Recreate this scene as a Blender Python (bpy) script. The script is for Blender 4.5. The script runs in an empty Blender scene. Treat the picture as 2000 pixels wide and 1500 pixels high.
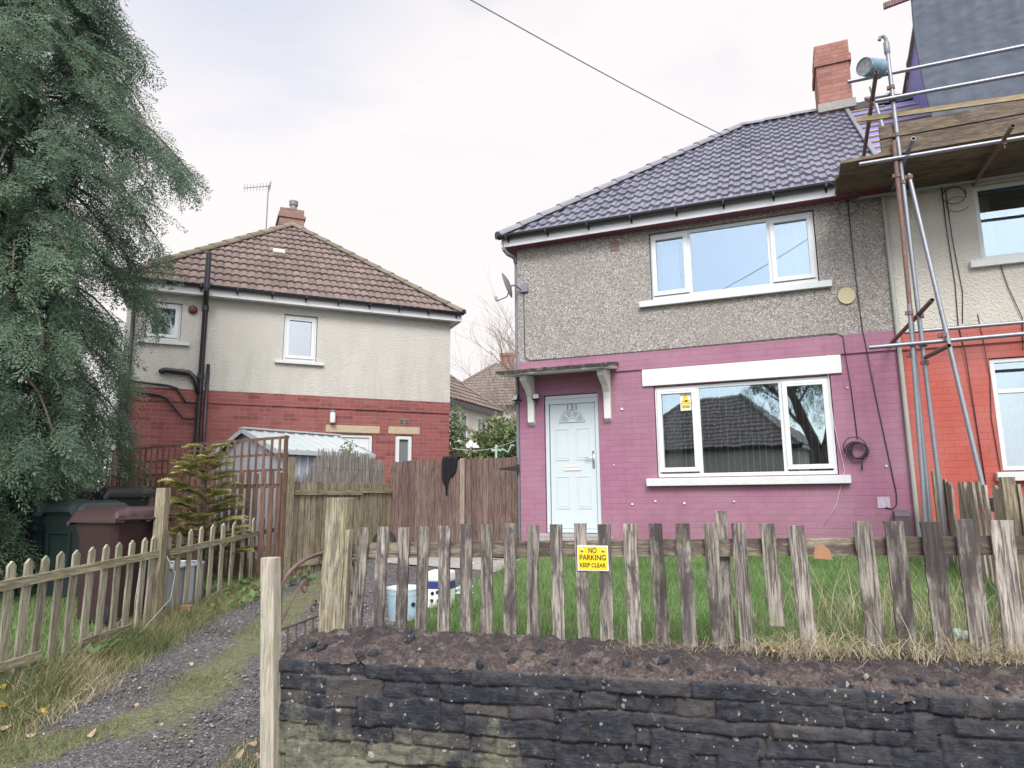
import bpy, bmesh, math, random
import numpy as np
from mathutils import Vector, Matrix, noise as mnoise
R = math.radians
random.seed(7); rng = np.random.default_rng(7)
SC = bpy.context.scene
COL = SC.collection

# ------------------------------------------------------------------ camera, sky, sun, exposure
F, PITCH, ROLL, EYE = 1320.0, R(9.5), R(-0.54), 1.6
cam = bpy.data.cameras.new('camera'); camo = bpy.data.objects.new('camera', cam); COL.objects.link(camo)
U = Vector((0, -math.sin(PITCH), math.cos(PITCH))); FW = Vector((0, math.cos(PITCH), math.sin(PITCH))); X0 = Vector((1, 0, 0))
rt = X0 * math.cos(ROLL) + U * math.sin(ROLL); up = -X0 * math.sin(ROLL) + U * math.cos(ROLL)
camo.matrix_world = Matrix((( rt.x, up.x, -FW.x, 0), (rt.y, up.y, -FW.y, 0), (rt.z, up.z, -FW.z, EYE), (0, 0, 0, 1)))
cam.sensor_width = 36; cam.lens = F / 2000 * 36; cam.clip_start = 0.05; cam.clip_end = 3000
SC.camera = camo
SC.view_settings.view_transform = 'Standard'; SC.view_settings.look = 'None'
SC.view_settings.exposure = 1.18; SC.view_settings.gamma = 1.0
SUN_EL, SUN_AZ = R(44), R(180)            # azimuth clockwise from +Y: behind the camera, to the left
sdir = Vector((math.sin(SUN_AZ) * math.cos(SUN_EL), math.cos(SUN_AZ) * math.cos(SUN_EL), math.sin(SUN_EL)))
sun = bpy.data.lights.new('sun', 'SUN'); sun.energy = 1.45; sun.angle = R(24); sun.color = (1.0, 0.96, 0.9)
suno = bpy.data.objects.new('sun', sun); COL.objects.link(suno); suno.rotation_euler = sdir.to_track_quat('Z', 'Y').to_euler()

W = bpy.data.worlds.new('World'); SC.world = W; W.use_nodes = True
def nodes_for(nt):
    def nd(kind, ins=None, out=0, **props):
        n = nt.nodes.new(kind)
        for k, v in props.items(): setattr(n, k, v)
        for k, v in (ins or {}).items():
            s = n.inputs[k]
            if isinstance(v, bpy.types.NodeSocket): nt.links.new(v, s)
            elif isinstance(v, bpy.types.Node): nt.links.new(v.outputs[0], s)
            else:
                if hasattr(s.default_value, '__len__') and len(s.default_value) == 4 and len(v) == 3: v = (*v, 1)
                s.default_value = v
        return n
    return nd
wt = W.node_tree; wt.nodes.clear(); nd = nodes_for(wt)
def ramp_of(nd, fac, stops, interp='LINEAR'):
    n = nd('ShaderNodeValToRGB', {0: fac}); cr = n.color_ramp; cr.interpolation = interp
    while len(cr.elements) > 1: cr.elements.remove(cr.elements[-1])
    for i, (p, c) in enumerate(stops):
        e = cr.elements[0] if i == 0 else cr.elements.new(p)
        e.position = p; c = c if hasattr(c, '__len__') else (c, c, c); e.color = (*c[:3], 1)
    return n.outputs[0]
def math_of(nd, op, a, b=0.0, c=None, clamp=False):
    ins = {0: a, 1: b}
    if c is not None: ins[2] = c
    return nd('ShaderNodeMath', ins, operation=op, use_clamp=clamp).outputs[0]
def mix_of(nd, fac, a, b, blend='MIX'):
    n = nd('ShaderNodeMix', data_type='RGBA', blend_type=blend)
    for idx, v in ((0, fac), (6, a), (7, b)):
        s = n.inputs[idx]
        if isinstance(v, bpy.types.NodeSocket): nt_link(n, v, s)
        else: s.default_value = v if not hasattr(v, '__len__') else (*v[:3], 1)
    return n.outputs[2]
def nt_link(n, a, b): n.id_data.links.new(a, b)
sky = nd('ShaderNodeTexSky', sky_type='NISHITA', sun_disc=False, sun_elevation=SUN_EL, sun_rotation=SUN_AZ)
skyc = nd('ShaderNodeVectorMath', {0: sky.outputs[0], 1: (0.12, 0.12, 0.12)}, operation='MULTIPLY').outputs[0]
dirv = nd('ShaderNodeTexCoord').outputs['Generated']
sq = nd('ShaderNodeMapping', {0: dirv, 'Location': (0.35, 0.1, 0.2), 'Scale': (1.0, 1.0, 1.9)}).outputs[0]
nz = nd('ShaderNodeTexNoise', {'Vector': sq, 'Scale': 1.7, 'Detail': 7.0, 'Roughness': 0.55, 'Distortion': 0.3}).outputs['Fac']
cm = ramp_of(nd, nz, [(0.30, 0.55), (0.42, 0.9), (0.5, 1.0)])
dt = nd('ShaderNodeVectorMath', {0: dirv, 1: tuple(sdir)}, operation='DOT_PRODUCT').outputs['Value']
gl = math_of(nd, 'POWER', math_of(nd, 'MAXIMUM', dt, 0.0), 2.5)
gain = math_of(nd, 'MULTIPLY_ADD', gl, 1.75, 1.0)
cc = nd('ShaderNodeVectorMath', {0: (0.448, 0.428, 0.430)}, operation='SCALE'); wt.links.new(gain, cc.inputs['Scale'])
def clear_patch(d, a, b, amt):
    d = Vector(d).normalized(); q = nd('ShaderNodeVectorMath', {0: dirv, 1: tuple(d)}, operation='DOT_PRODUCT').outputs['Value']
    q = math_of(nd, 'ADD', q, math_of(nd, 'MULTIPLY_ADD', nz, .22, -.11)); return math_of(nd, 'MULTIPLY', nd('ShaderNodeMapRange', {0: q, 1: a, 2: b, 3: 0.0, 4: 1.0}, interpolation_type='SMOOTHSTEP').outputs[0], amt)
clear = math_of(nd, 'MAXIMUM', clear_patch((-.32, .58, .75), .92, 1.0, .45), clear_patch((-.42, -.86, .36), .90, .985, .6))
cm = math_of(nd, 'MULTIPLY', cm, math_of(nd, 'SUBTRACT', 1.0, clear))
bgc = mix_of(nd, cm, skyc, cc.outputs[0])
bg = nd('ShaderNodeBackground', {'Color': bgc, 'Strength': 1.0})
wt.links.new(bg.outputs[0], nd('ShaderNodeOutputWorld').inputs[0])

# ------------------------------------------------------------------ geometry helpers
def ray(u, v):
    """direction of the photograph's pixel (2000 x 1500), used to measure where things stand"""
    a = (u - 1000) / F; b = (750 - v) / F
    return rt * a + up * b + FW
def at_y(u, v, y): r = ray(u, v); return Vector((0, 0, EYE)) + r * (y / r.y)
def on_plane(u, v, o, th):
    r = ray(u, v); n = Vector((-math.sin(th), math.cos(th), 0)); o = Vector((o[0], o[1], 0))
    p = Vector((0, 0, EYE)) + r * (n.dot(o) / n.dot(r)); d = p - o
    return Vector((d.x * math.cos(th) + d.y * math.sin(th), 0, p.z))       # local to an object at o turned by th
def sstep(a, b, x):
    t = np.clip((x - a) / (b - a), 0, 1); return t * t * (3 - 2 * t)

class MB:
    def __init__(s): s.v = []; s.f = []; s.r = []; s.cur = 0.5
    def add(s, vs, fs):
        o = len(s.v); s.v += [tuple(p) for p in vs]; s.r += [s.cur] * len(vs); s.f += [tuple(i + o for i in f) for f in fs]
    def box(s, x0, x1, y0, y1, z0, z1, m=None):
        p = [Vector(q) for q in ((x0,y0,z0),(x1,y0,z0),(x1,y1,z0),(x0,y1,z0),(x0,y0,z1),(x1,y0,z1),(x1,y1,z1),(x0,y1,z1))]
        if m: p = [m @ q for q in p]
        s.add(p, [(0,3,2,1),(4,5,6,7),(0,1,5,4),(1,2,6,5),(2,3,7,6),(3,0,4,7)]); return s
    def quad(s, *p): s.add(p, [tuple(range(len(p)))]); return s
    def prism(s, poly, d):                      # poly: 3-D points, d: extrusion vector
        n = len(poly); P = [Vector(p) for p in poly]; d = Vector(d)
        s.add(P + [p + d for p in P], [tuple(range(n))[::-1], tuple(range(n, 2 * n))] + [(i, (i + 1) % n, n + (i + 1) % n, n + i) for i in range(n)]); return s
    def tube(s, pts, r, n=8, cap=True):
        P = [Vector(p) for p in pts]; rs = r if hasattr(r, '__len__') else [r] * len(P)
        t0 = (P[1] - P[0]).normalized(); a = t0.orthogonal().normalized(); vs = []; fs = []
        for i, p in enumerate(P):
            t = (P[min(i + 1, len(P) - 1)] - P[max(i - 1, 0)]).normalized()
            a = (a - t * a.dot(t)).normalized(); b = t.cross(a)
            vs += [p + (a * math.cos(k * 2 * math.pi / n) + b * math.sin(k * 2 * math.pi / n)) * rs[i] for k in range(n)]
        for i in range(len(P) - 1):
            for k in range(n):
                k2 = (k + 1) % n; fs.append((i*n+k, i*n+k2, (i+1)*n+k2, (i+1)*n+k))
        if cap: fs += [tuple(range(n))[::-1], tuple(range((len(P)-1)*n, len(P)*n))]
        s.add(vs, fs); return s
    def plank(s, p0, p1, wd, w, td, t, nseg=5, jit=0.0, point=0.0):
        """board from p0 to p1, w wide along wd, t thick along td, with slightly ragged edges"""
        p0 = Vector(p0); p1 = Vector(p1); wd = Vector(wd).normalized(); td = Vector(td).normalized(); vs = []; fs = []
        fr = [i / nseg for i in range(nseg + 1)]
        for f in fr:
            c = p0.lerp(p1, f); a = w / 2 + random.uniform(-jit, jit); b = w / 2 + random.uniform(-jit, jit)
            o = td * random.uniform(-jit, jit) * .5
            vs += [c - wd*a - td*t/2 + o, c + wd*b - td*t/2 + o, c + wd*b + td*t/2 + o, c - wd*a + td*t/2 + o]
        for i in range(nseg):
            for k in range(4):
                k2 = (k + 1) % 4; fs.append((i*4+k, i*4+k2, (i+1)*4+k2, (i+1)*4+k))
        n = nseg * 4; fs.append((3, 2, 1, 0))
        if point:
            ax = (p1 - p0).normalized(); c = p1 + ax * point
            vs += [c - td*t/2, c + td*t/2]; m = n + 4
            fs += [(n, n+1, m), (n+2, n+3, m+1), (n+1, n+2, m+1, m), (n+3, n, m, m+1)]
        else:
            fs.append((n, n+1, n+2, n+3))
        s.add(vs, fs); return s
    def lathe(s, prof, c=(0,0,0), n=24, m=None):
        vs = []; fs = []
        for (r, z) in prof:
            for k in range(n):
                a = k * 2 * math.pi / n; p = Vector((r * math.cos(a), r * math.sin(a), z))
                vs.append((m @ p if m else p) + Vector(c))
        for i in range(len(prof) - 1):
            for k in range(n):
                k2 = (k + 1) % n; fs.append((i*n+k, i*n+k2, (i+1)*n+k2, (i+1)*n+k))
        s.add(vs, fs); return s
    def build(s, name, mat, parent=None, smooth=False, bevel=0.0, auto=None):
        me = bpy.data.meshes.new(name); me.from_pydata(s.v, [], s.f); me.materials.append(mat)
        a = me.attributes.new('rnd', 'FLOAT', 'POINT'); a.data.foreach_set('value', s.r)
        bm = bmesh.new(); bm.from_mesh(me); bmesh.ops.recalc_face_normals(bm, faces=bm.faces)
        if bevel: bmesh.ops.bevel(bm, geom=[e for e in bm.edges if e.is_manifold and e.calc_face_angle(0) > 0.6], offset=bevel, segments=2, affect='EDGES', profile=0.6, clamp_overlap=True)
        bm.to_mesh(me); bm.free()
        if smooth: me.polygons.foreach_set('use_smooth', [True] * len(me.polygons))
        me.update()
        if auto: me.set_sharp_from_angle(angle=R(auto))
        return link(name, me, parent)
def link(name, me, parent=None):
    o = bpy.data.objects.new(name, me); COL.objects.link(o)
    if parent is not None: o.parent = parent
    return o
def fast(name, V, Fc, rnd, mat, parent=None, smooth=False):
    """numpy mesh: V (n,3), Fc (m,k) with one face size"""
    V = np.asarray(V, dtype=np.float32); Fc = np.asarray(Fc, dtype=np.int32); k = Fc.shape[1]
    me = bpy.data.meshes.new(name); me.vertices.add(len(V)); me.vertices.foreach_set('co', V.ravel())
    me.loops.add(Fc.size); me.loops.foreach_set('vertex_index', Fc.ravel())
    me.polygons.add(len(Fc)); me.polygons.foreach_set('loop_start', np.arange(0, Fc.size, k, dtype=np.int32))
    me.update(calc_edges=True)
    a = me.attributes.new('rnd', 'FLOAT', 'POINT'); a.data.foreach_set('value', np.asarray(rnd, dtype=np.float32))
    if smooth: me.polygons.foreach_set('use_smooth', np.ones(len(Fc), dtype=bool))
    me.materials.append(mat); me.validate(); return link(name, me, parent)
def tag(o, label=None, cat=None, group=None, kind=None):
    for k, v in (('label', label), ('category', cat), ('group', group), ('kind', kind)):
        if v: o[k] = v
    return o
def thing(name, label, cat, loc=(0, 0, 0), rz=0.0, group=None):
    o = bpy.data.objects.new(name, None); COL.objects.link(o); o.location = loc; o.rotation_euler = (0, 0, rz)
    return tag(o, label, cat, group)
def copy_tree(o, parent=None):
    c = o.copy(); COL.objects.link(c); c.parent = parent
    for ch in [q for q in bpy.data.objects if q.parent == o]: copy_tree(ch, c)
    return c
def text_mesh(txt, size, m, bold=0.0):
    cu = bpy.data.curves.new('lettering', 'FONT'); cu.body = txt; cu.size = size; cu.align_x = 'CENTER'; cu.align_y = 'CENTER'; cu.extrude = 0.0008; cu.offset = bold
    o = bpy.data.objects.new('lettering', cu); COL.objects.link(o); bpy.context.view_layer.update()
    me = bpy.data.meshes.new_from_object(o.evaluated_get(bpy.context.evaluated_depsgraph_get())); bpy.data.objects.remove(o); bpy.data.curves.remove(cu)
    me.transform(m); return me
UPRIGHT = Matrix.Rotation(R(90), 4, 'X')      # text lying in xy -> standing in xz, facing -y

# ------------------------------------------------------------------ materials
MATS = {}
def material(name):
    m = bpy.data.materials.new(name); m.use_nodes = True; m.node_tree.nodes.clear(); MATS[name] = m
    return m, nodes_for(m.node_tree)
def finish(m, nd, col, rough=0.8, bump=None, bs=0.3, bd=0.02, metal=0.0, spec=0.4, normal=None, trans=0.0, sub=0.0):
    ins = {'Base Color': col, 'Roughness': rough, 'Metallic': metal, 'Specular IOR Level': spec}
    p = nd('ShaderNodeBsdfPrincipled', ins)
    if bump is not None:
        b = nd('ShaderNodeBump', {'Height': bump, 'Strength': bs, 'Distance': bd}); m.node_tree.links.new(b.outputs[0], p.inputs['Normal'])
    sh = p.outputs[0]
    if trans:
        t = nd('ShaderNodeBsdfTranslucent', {'Color': col}); x = nd('ShaderNodeMixShader', {0: trans, 1: sh, 2: t.outputs[0]}); sh = x.outputs[0]
    m.node_tree.links.new(sh, nd('ShaderNodeOutputMaterial').inputs[0]); return m
def obj_co(nd): return nd('ShaderNodeTexCoord').outputs['Object']
def mapped(nd, co, scale=(1,1,1), loc=(0,0,0), rot=(0,0,0)): return nd('ShaderNodeMapping', {0: co, 'Scale': scale, 'Location': loc, 'Rotation': rot}).outputs[0]
def noise_of(nd, co, scale, detail=5.0, rough=0.55, dist=0.0): return nd('ShaderNodeTexNoise', {'Vector': co, 'Scale': scale, 'Detail': detail, 'Roughness': rough, 'Distortion': dist}).outputs['Fac']
def rnd_of(nd): return nd('ShaderNodeAttribute', attribute_name='rnd').outputs['Fac']
def wall_uv(nd):
    """object coordinates with x+y along the wall and z up, for coursed patterns"""
    s = nd('ShaderNodeSeparateXYZ', {0: obj_co(nd)})
    return nd('ShaderNodeCombineXYZ', {0: math_of(nd, 'ADD', s.outputs[0], s.outputs[1]), 1: s.outputs[2]}).outputs[0], s

def m_plain(name, col, rough=0.6, var=0.12, scale=6.0, bump=0.0, metal=0.0, spec=0.4, dirt=None):
    m, nd = material(name); co = obj_co(nd); n = noise_of(nd, co, scale, 6.0, 0.6)
    c = mix_of(nd, n, tuple(x * (1 - var) for x in col), tuple(min(1, x * (1 + var)) for x in col))
    if dirt:
        d = ramp_of(nd, noise_of(nd, co, scale * 2.3, 8.0, 0.7), [(0.52, 0.0), (0.68, 1.0)]); c = mix_of(nd, math_of(nd, 'MULTIPLY', d, dirt[1]), c, dirt[0])
    return finish(m, nd, c, rough, noise_of(nd, co, scale * 12) if bump else None, bump, 0.004, metal, spec)

def m_brick(name, bricks, mortar, painted=True, bw=0.235, bh=0.083):
    m, nd = material(name); uv, s = wall_uv(nd)
    wob = nd('ShaderNodeTexNoise', {'Vector': uv, 'Scale': 6.0, 'Detail': 3.0}).outputs['Color']
    uv2 = nd('ShaderNodeVectorMath', {0: uv, 1: nd('ShaderNodeVectorMath', {0: wob, 1: (0.006, 0.006, 0.0)}, operation='MULTIPLY').outputs[0]}, operation='ADD').outputs[0]
    br = nd('ShaderNodeTexBrick', {'Vector': uv2, 'Color1': bricks[0], 'Color2': bricks[1], 'Mortar': mortar, 'Scale': 1.0, 'Mortar Size': 0.0055 if painted else 0.006, 'Mortar Smooth': 0.35, 'Bias': 0.0, 'Brick Width': bw, 'Row Height': bh})
    c = br.outputs['Color']
    big = noise_of(nd, uv, 1.3, 6.0, 0.6); fine = noise_of(nd, uv, 45.0, 4.0)
    c = mix_of(nd, ramp_of(nd, big, [(0.3, 0.0), (0.75, 0.5)]), c, tuple(min(1, x * 1.18 + 0.012) for x in bricks[1]))
    streak = ramp_of(nd, noise_of(nd, mapped(nd, uv, (3.2, 0.28, 1)), 1.6, 8.0, 0.7), [(0.5, 0.0), (0.72, 0.4)]); c = mix_of(nd, streak, c, tuple(x * 0.78 for x in bricks[0]))
    if painted:
        low = nd('ShaderNodeMapRange', {0: s.outputs[2], 1: .85, 2: 1.55, 3: .55, 4: .0}).outputs[0]; c = mix_of(nd, math_of(nd, 'MULTIPLY', low, ramp_of(nd, noise_of(nd, uv, 5.0, 8.0, .7), [(.35, .2), (.65, 1.0)])), c, (.17, .12, .115))
        fade = ramp_of(nd, noise_of(nd, uv, .8, 7.0, .65), [(.42, .0), (.7, .45)]); c = mix_of(nd, fade, c, tuple(x * .6 + .17 for x in bricks[1]))
        chip = ramp_of(nd, noise_of(nd, uv, 9.0, 8.0, 0.7), [(0.69, 0.0), (0.73, 0.55)]); c = mix_of(nd, chip, c, (0.52, 0.42, 0.45))
    else:
        dk = ramp_of(nd, nd('ShaderNodeTexWhiteNoise', {'Vector': nd('ShaderNodeVectorMath', {0: nd('ShaderNodeVectorMath', {0: uv, 1: (1/bw, 1/bh, 1)}, operation='MULTIPLY').outputs[0]}, operation='FLOOR').outputs[0]}).outputs[0], [(0.84, 0.0), (0.92, 0.6)])
        c = mix_of(nd, math_of(nd, 'MULTIPLY', dk, math_of(nd, 'SUBTRACT', 1.0, br.outputs['Fac'])), c, tuple(x * 0.5 for x in bricks[1]))
    h = math_of(nd, 'ADD', math_of(nd, 'SUBTRACT', 1.0, br.outputs['Fac']), math_of(nd, 'MULTIPLY', fine, 0.35))
    return finish(m, nd, c, 0.62 if painted else 0.85, h, 0.42 if painted else 0.75, 0.012, spec=0.35)

def m_pebble(name):
    m, nd = material(name); uv, s = wall_uv(nd); co = obj_co(nd)
    v = nd('ShaderNodeTexVoronoi', {'Vector': co, 'Scale': 66.0, 'Randomness': 1.0})
    cell = nd('ShaderNodeSeparateColor', {0: v.outputs['Color']}).outputs[0]
    c = ramp_of(nd, cell, [(0.0, (0.13, 0.115, 0.11)), (0.12, (0.23, 0.205, 0.19)), (0.32, (0.30, 0.285, 0.275)), (0.55, (0.37, 0.357, 0.345)), (0.78, (0.455, 0.445, 0.435)), (0.94, (0.62, 0.615, 0.61))], 'CONSTANT')
    big = noise_of(nd, uv, 1.1, 6.0, 0.6)
    c = mix_of(nd, ramp_of(nd, big, [(0.38, 0.0), (0.62, 0.42)]), c, (0.27, 0.25, 0.225))
    c = mix_of(nd, ramp_of(nd, v.outputs['Distance'], [(0.45, 0.0), (0.85, 0.75)]), c, (0.20, 0.18, 0.165))
    return finish(m, nd, c, 0.85, v.outputs['Distance'], -0.7, 0.015)

def m_render(name, col, stain, amount=0.55, z0=3.7, z1=5.2):
    m, nd = material(name); uv, s = wall_uv(nd); co = obj_co(nd)
    b = noise_of(nd, co, 38.0, 5.0, 0.65)
    v = nd('ShaderNodeTexVoronoi', {'Vector': co, 'Scale': 34.0}).outputs['Distance']
    streak = noise_of(nd, mapped(nd, uv, (2.6, 0.5, 1)), 1.5, 8.0, 0.65)
    low = nd('ShaderNodeMapRange', {0: s.outputs[2], 1: z0, 2: z1, 3: 1.0, 4: 0.15}).outputs[0]
    st = math_of(nd, 'MULTIPLY', ramp_of(nd, streak, [(0.44, 0.0), (0.68, 1.0)]), math_of(nd, 'MULTIPLY', low, amount))
    c = mix_of(nd, noise_of(nd, uv, 2.0, 5.0), tuple(x * .9 for x in col), tuple(min(1, x * 1.05) for x in col))
    c = mix_of(nd, st, c, stain)
    c = mix_of(nd, ramp_of(nd, b, [(0.58, 0.0), (0.7, 0.22)]), c, tuple(x * .6 for x in col))
    return finish(m, nd, c, 0.9, math_of(nd, 'ADD', b, math_of(nd, 'MULTIPLY', v, -0.6)), 0.75, 0.02)

def m_tile(name, a, b, moss=0.0, rough=0.5, mosscol=(0.10, 0.105, 0.05), crest=None):
    m, nd = material(name); co = obj_co(nd); r = rnd_of(nd)
    n = noise_of(nd, co, 7.0, 7.0, 0.65); n2 = noise_of(nd, co, 55.0, 4.0, 0.6)
    c = mix_of(nd, r, a, b)
    c = mix_of(nd, ramp_of(nd, n, [(0.4, 0.0), (0.7, 0.6)]), c, tuple(x * .68 for x in a))
    if crest: c = mix_of(nd, ramp_of(nd, n2, [(0.5, 0.0), (0.7, 0.7)]), c, crest)
    if moss:
        mo = ramp_of(nd, noise_of(nd, co, 5.0, 9.0, 0.75), [(0.56 - moss * .1, 0.0), (0.64, 0.9)]); c = mix_of(nd, mo, c, mosscol)
    return finish(m, nd, c, math_of(nd, 'MULTIPLY_ADD', n2, 0.25, rough - 0.1), n2, 0.25, 0.006, spec=0.5)

def m_wood(name, light, dark, mid, axis=2, moss=None, mossamt=0.0, dk=0.5, fine=26.0):
    """weathered timber: grain stretched along one axis; every board gets its own offset"""
    m, nd = material(name); co = obj_co(nd)
    ro = nd('ShaderNodeObjectInfo').outputs['Random']
    rr = math_of(nd, 'MULTIPLY', math_of(nd, 'ADD', ro, rnd_of(nd)), 37.0)
    co = nd('ShaderNodeVectorMath', {0: co, 1: nd('ShaderNodeCombineXYZ', {0: rr, 1: rr, 2: rr}).outputs[0]}, operation='ADD').outputs[0]
    sc = [1.0, 1.0, 1.0]; sc[axis] = 0.055
    g = mapped(nd, co, tuple(sc))
    f1 = noise_of(nd, g, fine * 3.0, 8.0, 0.7, 0.4); f2 = noise_of(nd, g, fine * .9, 6.0, 0.65, 0.8)
    sc2 = [1.0, 1.0, 1.0]; sc2[axis] = 0.3
    blot = noise_of(nd, mapped(nd, co, tuple(sc2)), 6.5, 8.0, 0.72, 0.5)
    c = ramp_of(nd, f2, [(0.32, mid), (0.5, light), (0.66, mid)])
    c = mix_of(nd, ramp_of(nd, f1, [(0.42, 0.85), (0.56, 0.0)]), c, dark)
    c = mix_of(nd, ramp_of(nd, math_of(nd, 'ADD', blot, math_of(nd, 'MULTIPLY', f1, 0.35)), [(0.88 - dk * .46, 0.0), (0.98 - dk * .46, 0.85)]), c, dark)
    tone = math_of(nd, 'MULTIPLY_ADD', math_of(nd, 'FRACT', rr), 0.5, 0.75)
    c = nd('ShaderNodeVectorMath', {0: c}, operation='SCALE'); m.node_tree.links.new(tone, c.inputs['Scale']); c = c.outputs[0]
    if moss:
        mo = ramp_of(nd, noise_of(nd, mapped(nd, co, tuple(sc2)), 9.0, 9.0, 0.75), [(0.62 - mossamt * .3, 0.0), (0.74 - mossamt * .25, 0.9)]); c = mix_of(nd, mo, c, moss)
    return finish(m, nd, c, 0.88, math_of(nd, 'ADD', f1, math_of(nd, 'MULTIPLY', f2, 0.6)), 0.7, 0.008, spec=0.2)

def m_leaf(name, stops, rough=0.6, trans=0.25, spec=0.3):
    m, nd = material(name); c = ramp_of(nd, rnd_of(nd), stops); return finish(m, nd, c, rough, trans=trans, spec=spec)

def m_glass(name, base=0.16, tint=(0.9, 0.96, 1.0)):
    m, nd = material(name)
    fr = nd('ShaderNodeFresnel', {'IOR': 1.5}).outputs[0]
    fac = math_of(nd, 'MULTIPLY_ADD', fr, 1.6, base, clamp=True)
    n = noise_of(nd, obj_co(nd), 1.6, 2.0)
    b = nd('ShaderNodeBump', {'Height': n, 'Strength': 0.04, 'Distance': 0.02})
    g = nd('ShaderNodeBsdfGlossy', {'Color': tint, 'Roughness': 0.015, 'Normal': b.outputs[0]}); t = nd('ShaderNodeBsdfTransparent', {'Color': (0.86, 0.9, 0.92)})
    x = nd('ShaderNodeMixShader', {0: fac, 1: t.outputs[0], 2: g.outputs[0]})
    m.node_tree.links.new(x.outputs[0], nd('ShaderNodeOutputMaterial').inputs[0]); return m

M_PEB = m_pebble('pebbledash')
M_PINK = m_brick('pink_painted_brick', ((0.285, 0.122, 0.192), (0.315, 0.140, 0.218)), (0.265, 0.11, 0.178))
M_REDP = m_brick('red_painted_brick', ((0.385, 0.080, 0.062), (0.42, 0.092, 0.072)), (0.33, 0.066, 0.052))
M_BRICK = m_brick('red_brick', ((0.215, 0.066, 0.062), (0.285, 0.098, 0.092)), (0.30, 0.20, 0.195), painted=False)
M_CHIM = m_brick('chimney_brick', ((0.26, 0.115, 0.09), (0.36, 0.175, 0.145)), (0.20, 0.135, 0.12), painted=False)
M_CHIM2 = m_brick('brown_chimney_brick', ((0.21, 0.13, 0.11), (0.28, 0.17, 0.14)), (0.3, 0.25, 0.22), painted=False)
M_REND = m_render('cream_roughcast', (0.56, 0.55, 0.51), (0.33, 0.35, 0.33))
M_REND2 = m_render('cream_roughcast_clean', (0.58, 0.56, 0.51), (0.42, 0.41, 0.37), 0.3)
M_TILE = m_tile('slate_grey_tiles', (0.165, 0.17, 0.225), (0.235, 0.24, 0.30), 0.0, 0.34)
M_TILE2 = m_tile('brown_clay_tiles', (0.125, 0.092, 0.092), (0.225, 0.16, 0.155), 0.5, 0.75, crest=(0.30, 0.24, 0.23))
M_TILE3 = m_tile('dark_brown_tiles', (0.16, 0.13, 0.125), (0.24, 0.20, 0.19), 0.3, 0.7)
M_HIP = m_tile('grey_hip_tiles', (0.20, 0.205, 0.245), (0.25, 0.255, 0.295), 0.0, 0.55)
M_HIP2 = m_tile('mossy_hip_tiles', (0.15, 0.125, 0.105), (0.22, 0.185, 0.15), 0.7, 0.85, (0.15, 0.14, 0.075))
M_UPVC = m_plain('white_plastic', (0.66, 0.69, 0.71), 0.35, 0.05, 3.0)
M_SILL = m_plain('white_painted_stone', (0.60, 0.64, 0.65), 0.6, 0.1, 8.0, 0.3, dirt=((0.42, 0.42, 0.42), 0.35))
M_LINT = m_plain('white_painted_lintel', (0.66, 0.69, 0.67), 0.6, 0.06, 5.0, 0.3, dirt=((0.55, 0.55, 0.55), 0.3))
M_STONEL = m_plain('sandstone', (0.46, 0.39, 0.27), 0.85, 0.2, 9.0, 0.4, dirt=((0.3, 0.26, 0.2), 0.6))
M_CONC = m_plain('concrete', (0.33, 0.32, 0.31), 0.9, 0.25, 5.0, 0.5, dirt=((0.2, 0.2, 0.18), 0.7))
M_SOFF = m_plain('plum_painted_timber', (0.21, 0.065, 0.105), 0.6, 0.15, 4.0)
M_BLACK = m_plain('black_plastic', (0.022, 0.023, 0.03), 0.32, 0.2, 5.0, spec=0.5)
M_GREYP = m_plain('grey_metal', (0.20, 0.21, 0.24), 0.45, 0.2, 12.0, metal=0.2)
M_GALV = m_plain('galvanised_steel', (0.27, 0.29, 0.335), 0.42, 0.22, 14.0, 0.15, metal=0.55, dirt=((0.24, 0.2, 0.17), 0.5))
M_RUST = m_plain('rusty_steel', (0.19, 0.115, 0.095), 0.75, 0.35, 20.0, 0.4, metal=0.2, dirt=((0.30, 0.29, 0.29), 0.6))
M_IRON = m_plain('rusty_iron', (0.17, 0.115, 0.10), 0.8, 0.35, 25.0, 0.4, dirt=((0.27, 0.17, 0.12), 0.6))
M_CHROME = m_plain('chrome', (0.75, 0.75, 0.77), 0.22, 0.05, 4.0, metal=0.9)
M_CURT = m_plain('white_net_curtain', (0.70, 0.72, 0.74), 0.9, 0.08, 8.0)
M_CURT2 = m_plain('beige_curtain', (0.46, 0.42, 0.37), 0.9, 0.12, 8.0)
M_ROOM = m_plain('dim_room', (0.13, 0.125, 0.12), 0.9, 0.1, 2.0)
M_GLASS = m_glass('window_glass', 0.25, (0.80, 0.93, 1.0))
M_GLASS2 = m_glass('side_window_glass', 0.26, (0.86, 0.93, 1.0))
M_DOOR = m_plain('white_door', (0.53, 0.61, 0.65), 0.32, 0.03, 2.0)
M_DGREY = m_plain('grey_lettering', (0.13, 0.13, 0.14), 0.5, 0.1, 5.0)
M_PICK = m_wood('weathered_picket', (0.43, 0.40, 0.35), (0.055, 0.048, 0.050), (0.21, 0.185, 0.17), moss=(0.19, 0.19, 0.09), mossamt=0.08, dk=0.5)
M_RAIL = m_wood('weathered_rail', (0.37, 0.33, 0.26), (0.07, 0.055, 0.05), (0.20, 0.165, 0.135), axis=0, moss=(0.2, 0.2, 0.1), mossamt=0.1, dk=0.56)
M_GPICK = m_wood('mossy_picket', (0.40, 0.385, 0.30), (0.14, 0.13, 0.10), (0.30, 0.29, 0.215), moss=(0.235, 0.26, 0.115), mossamt=0.26, dk=0.24)
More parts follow.
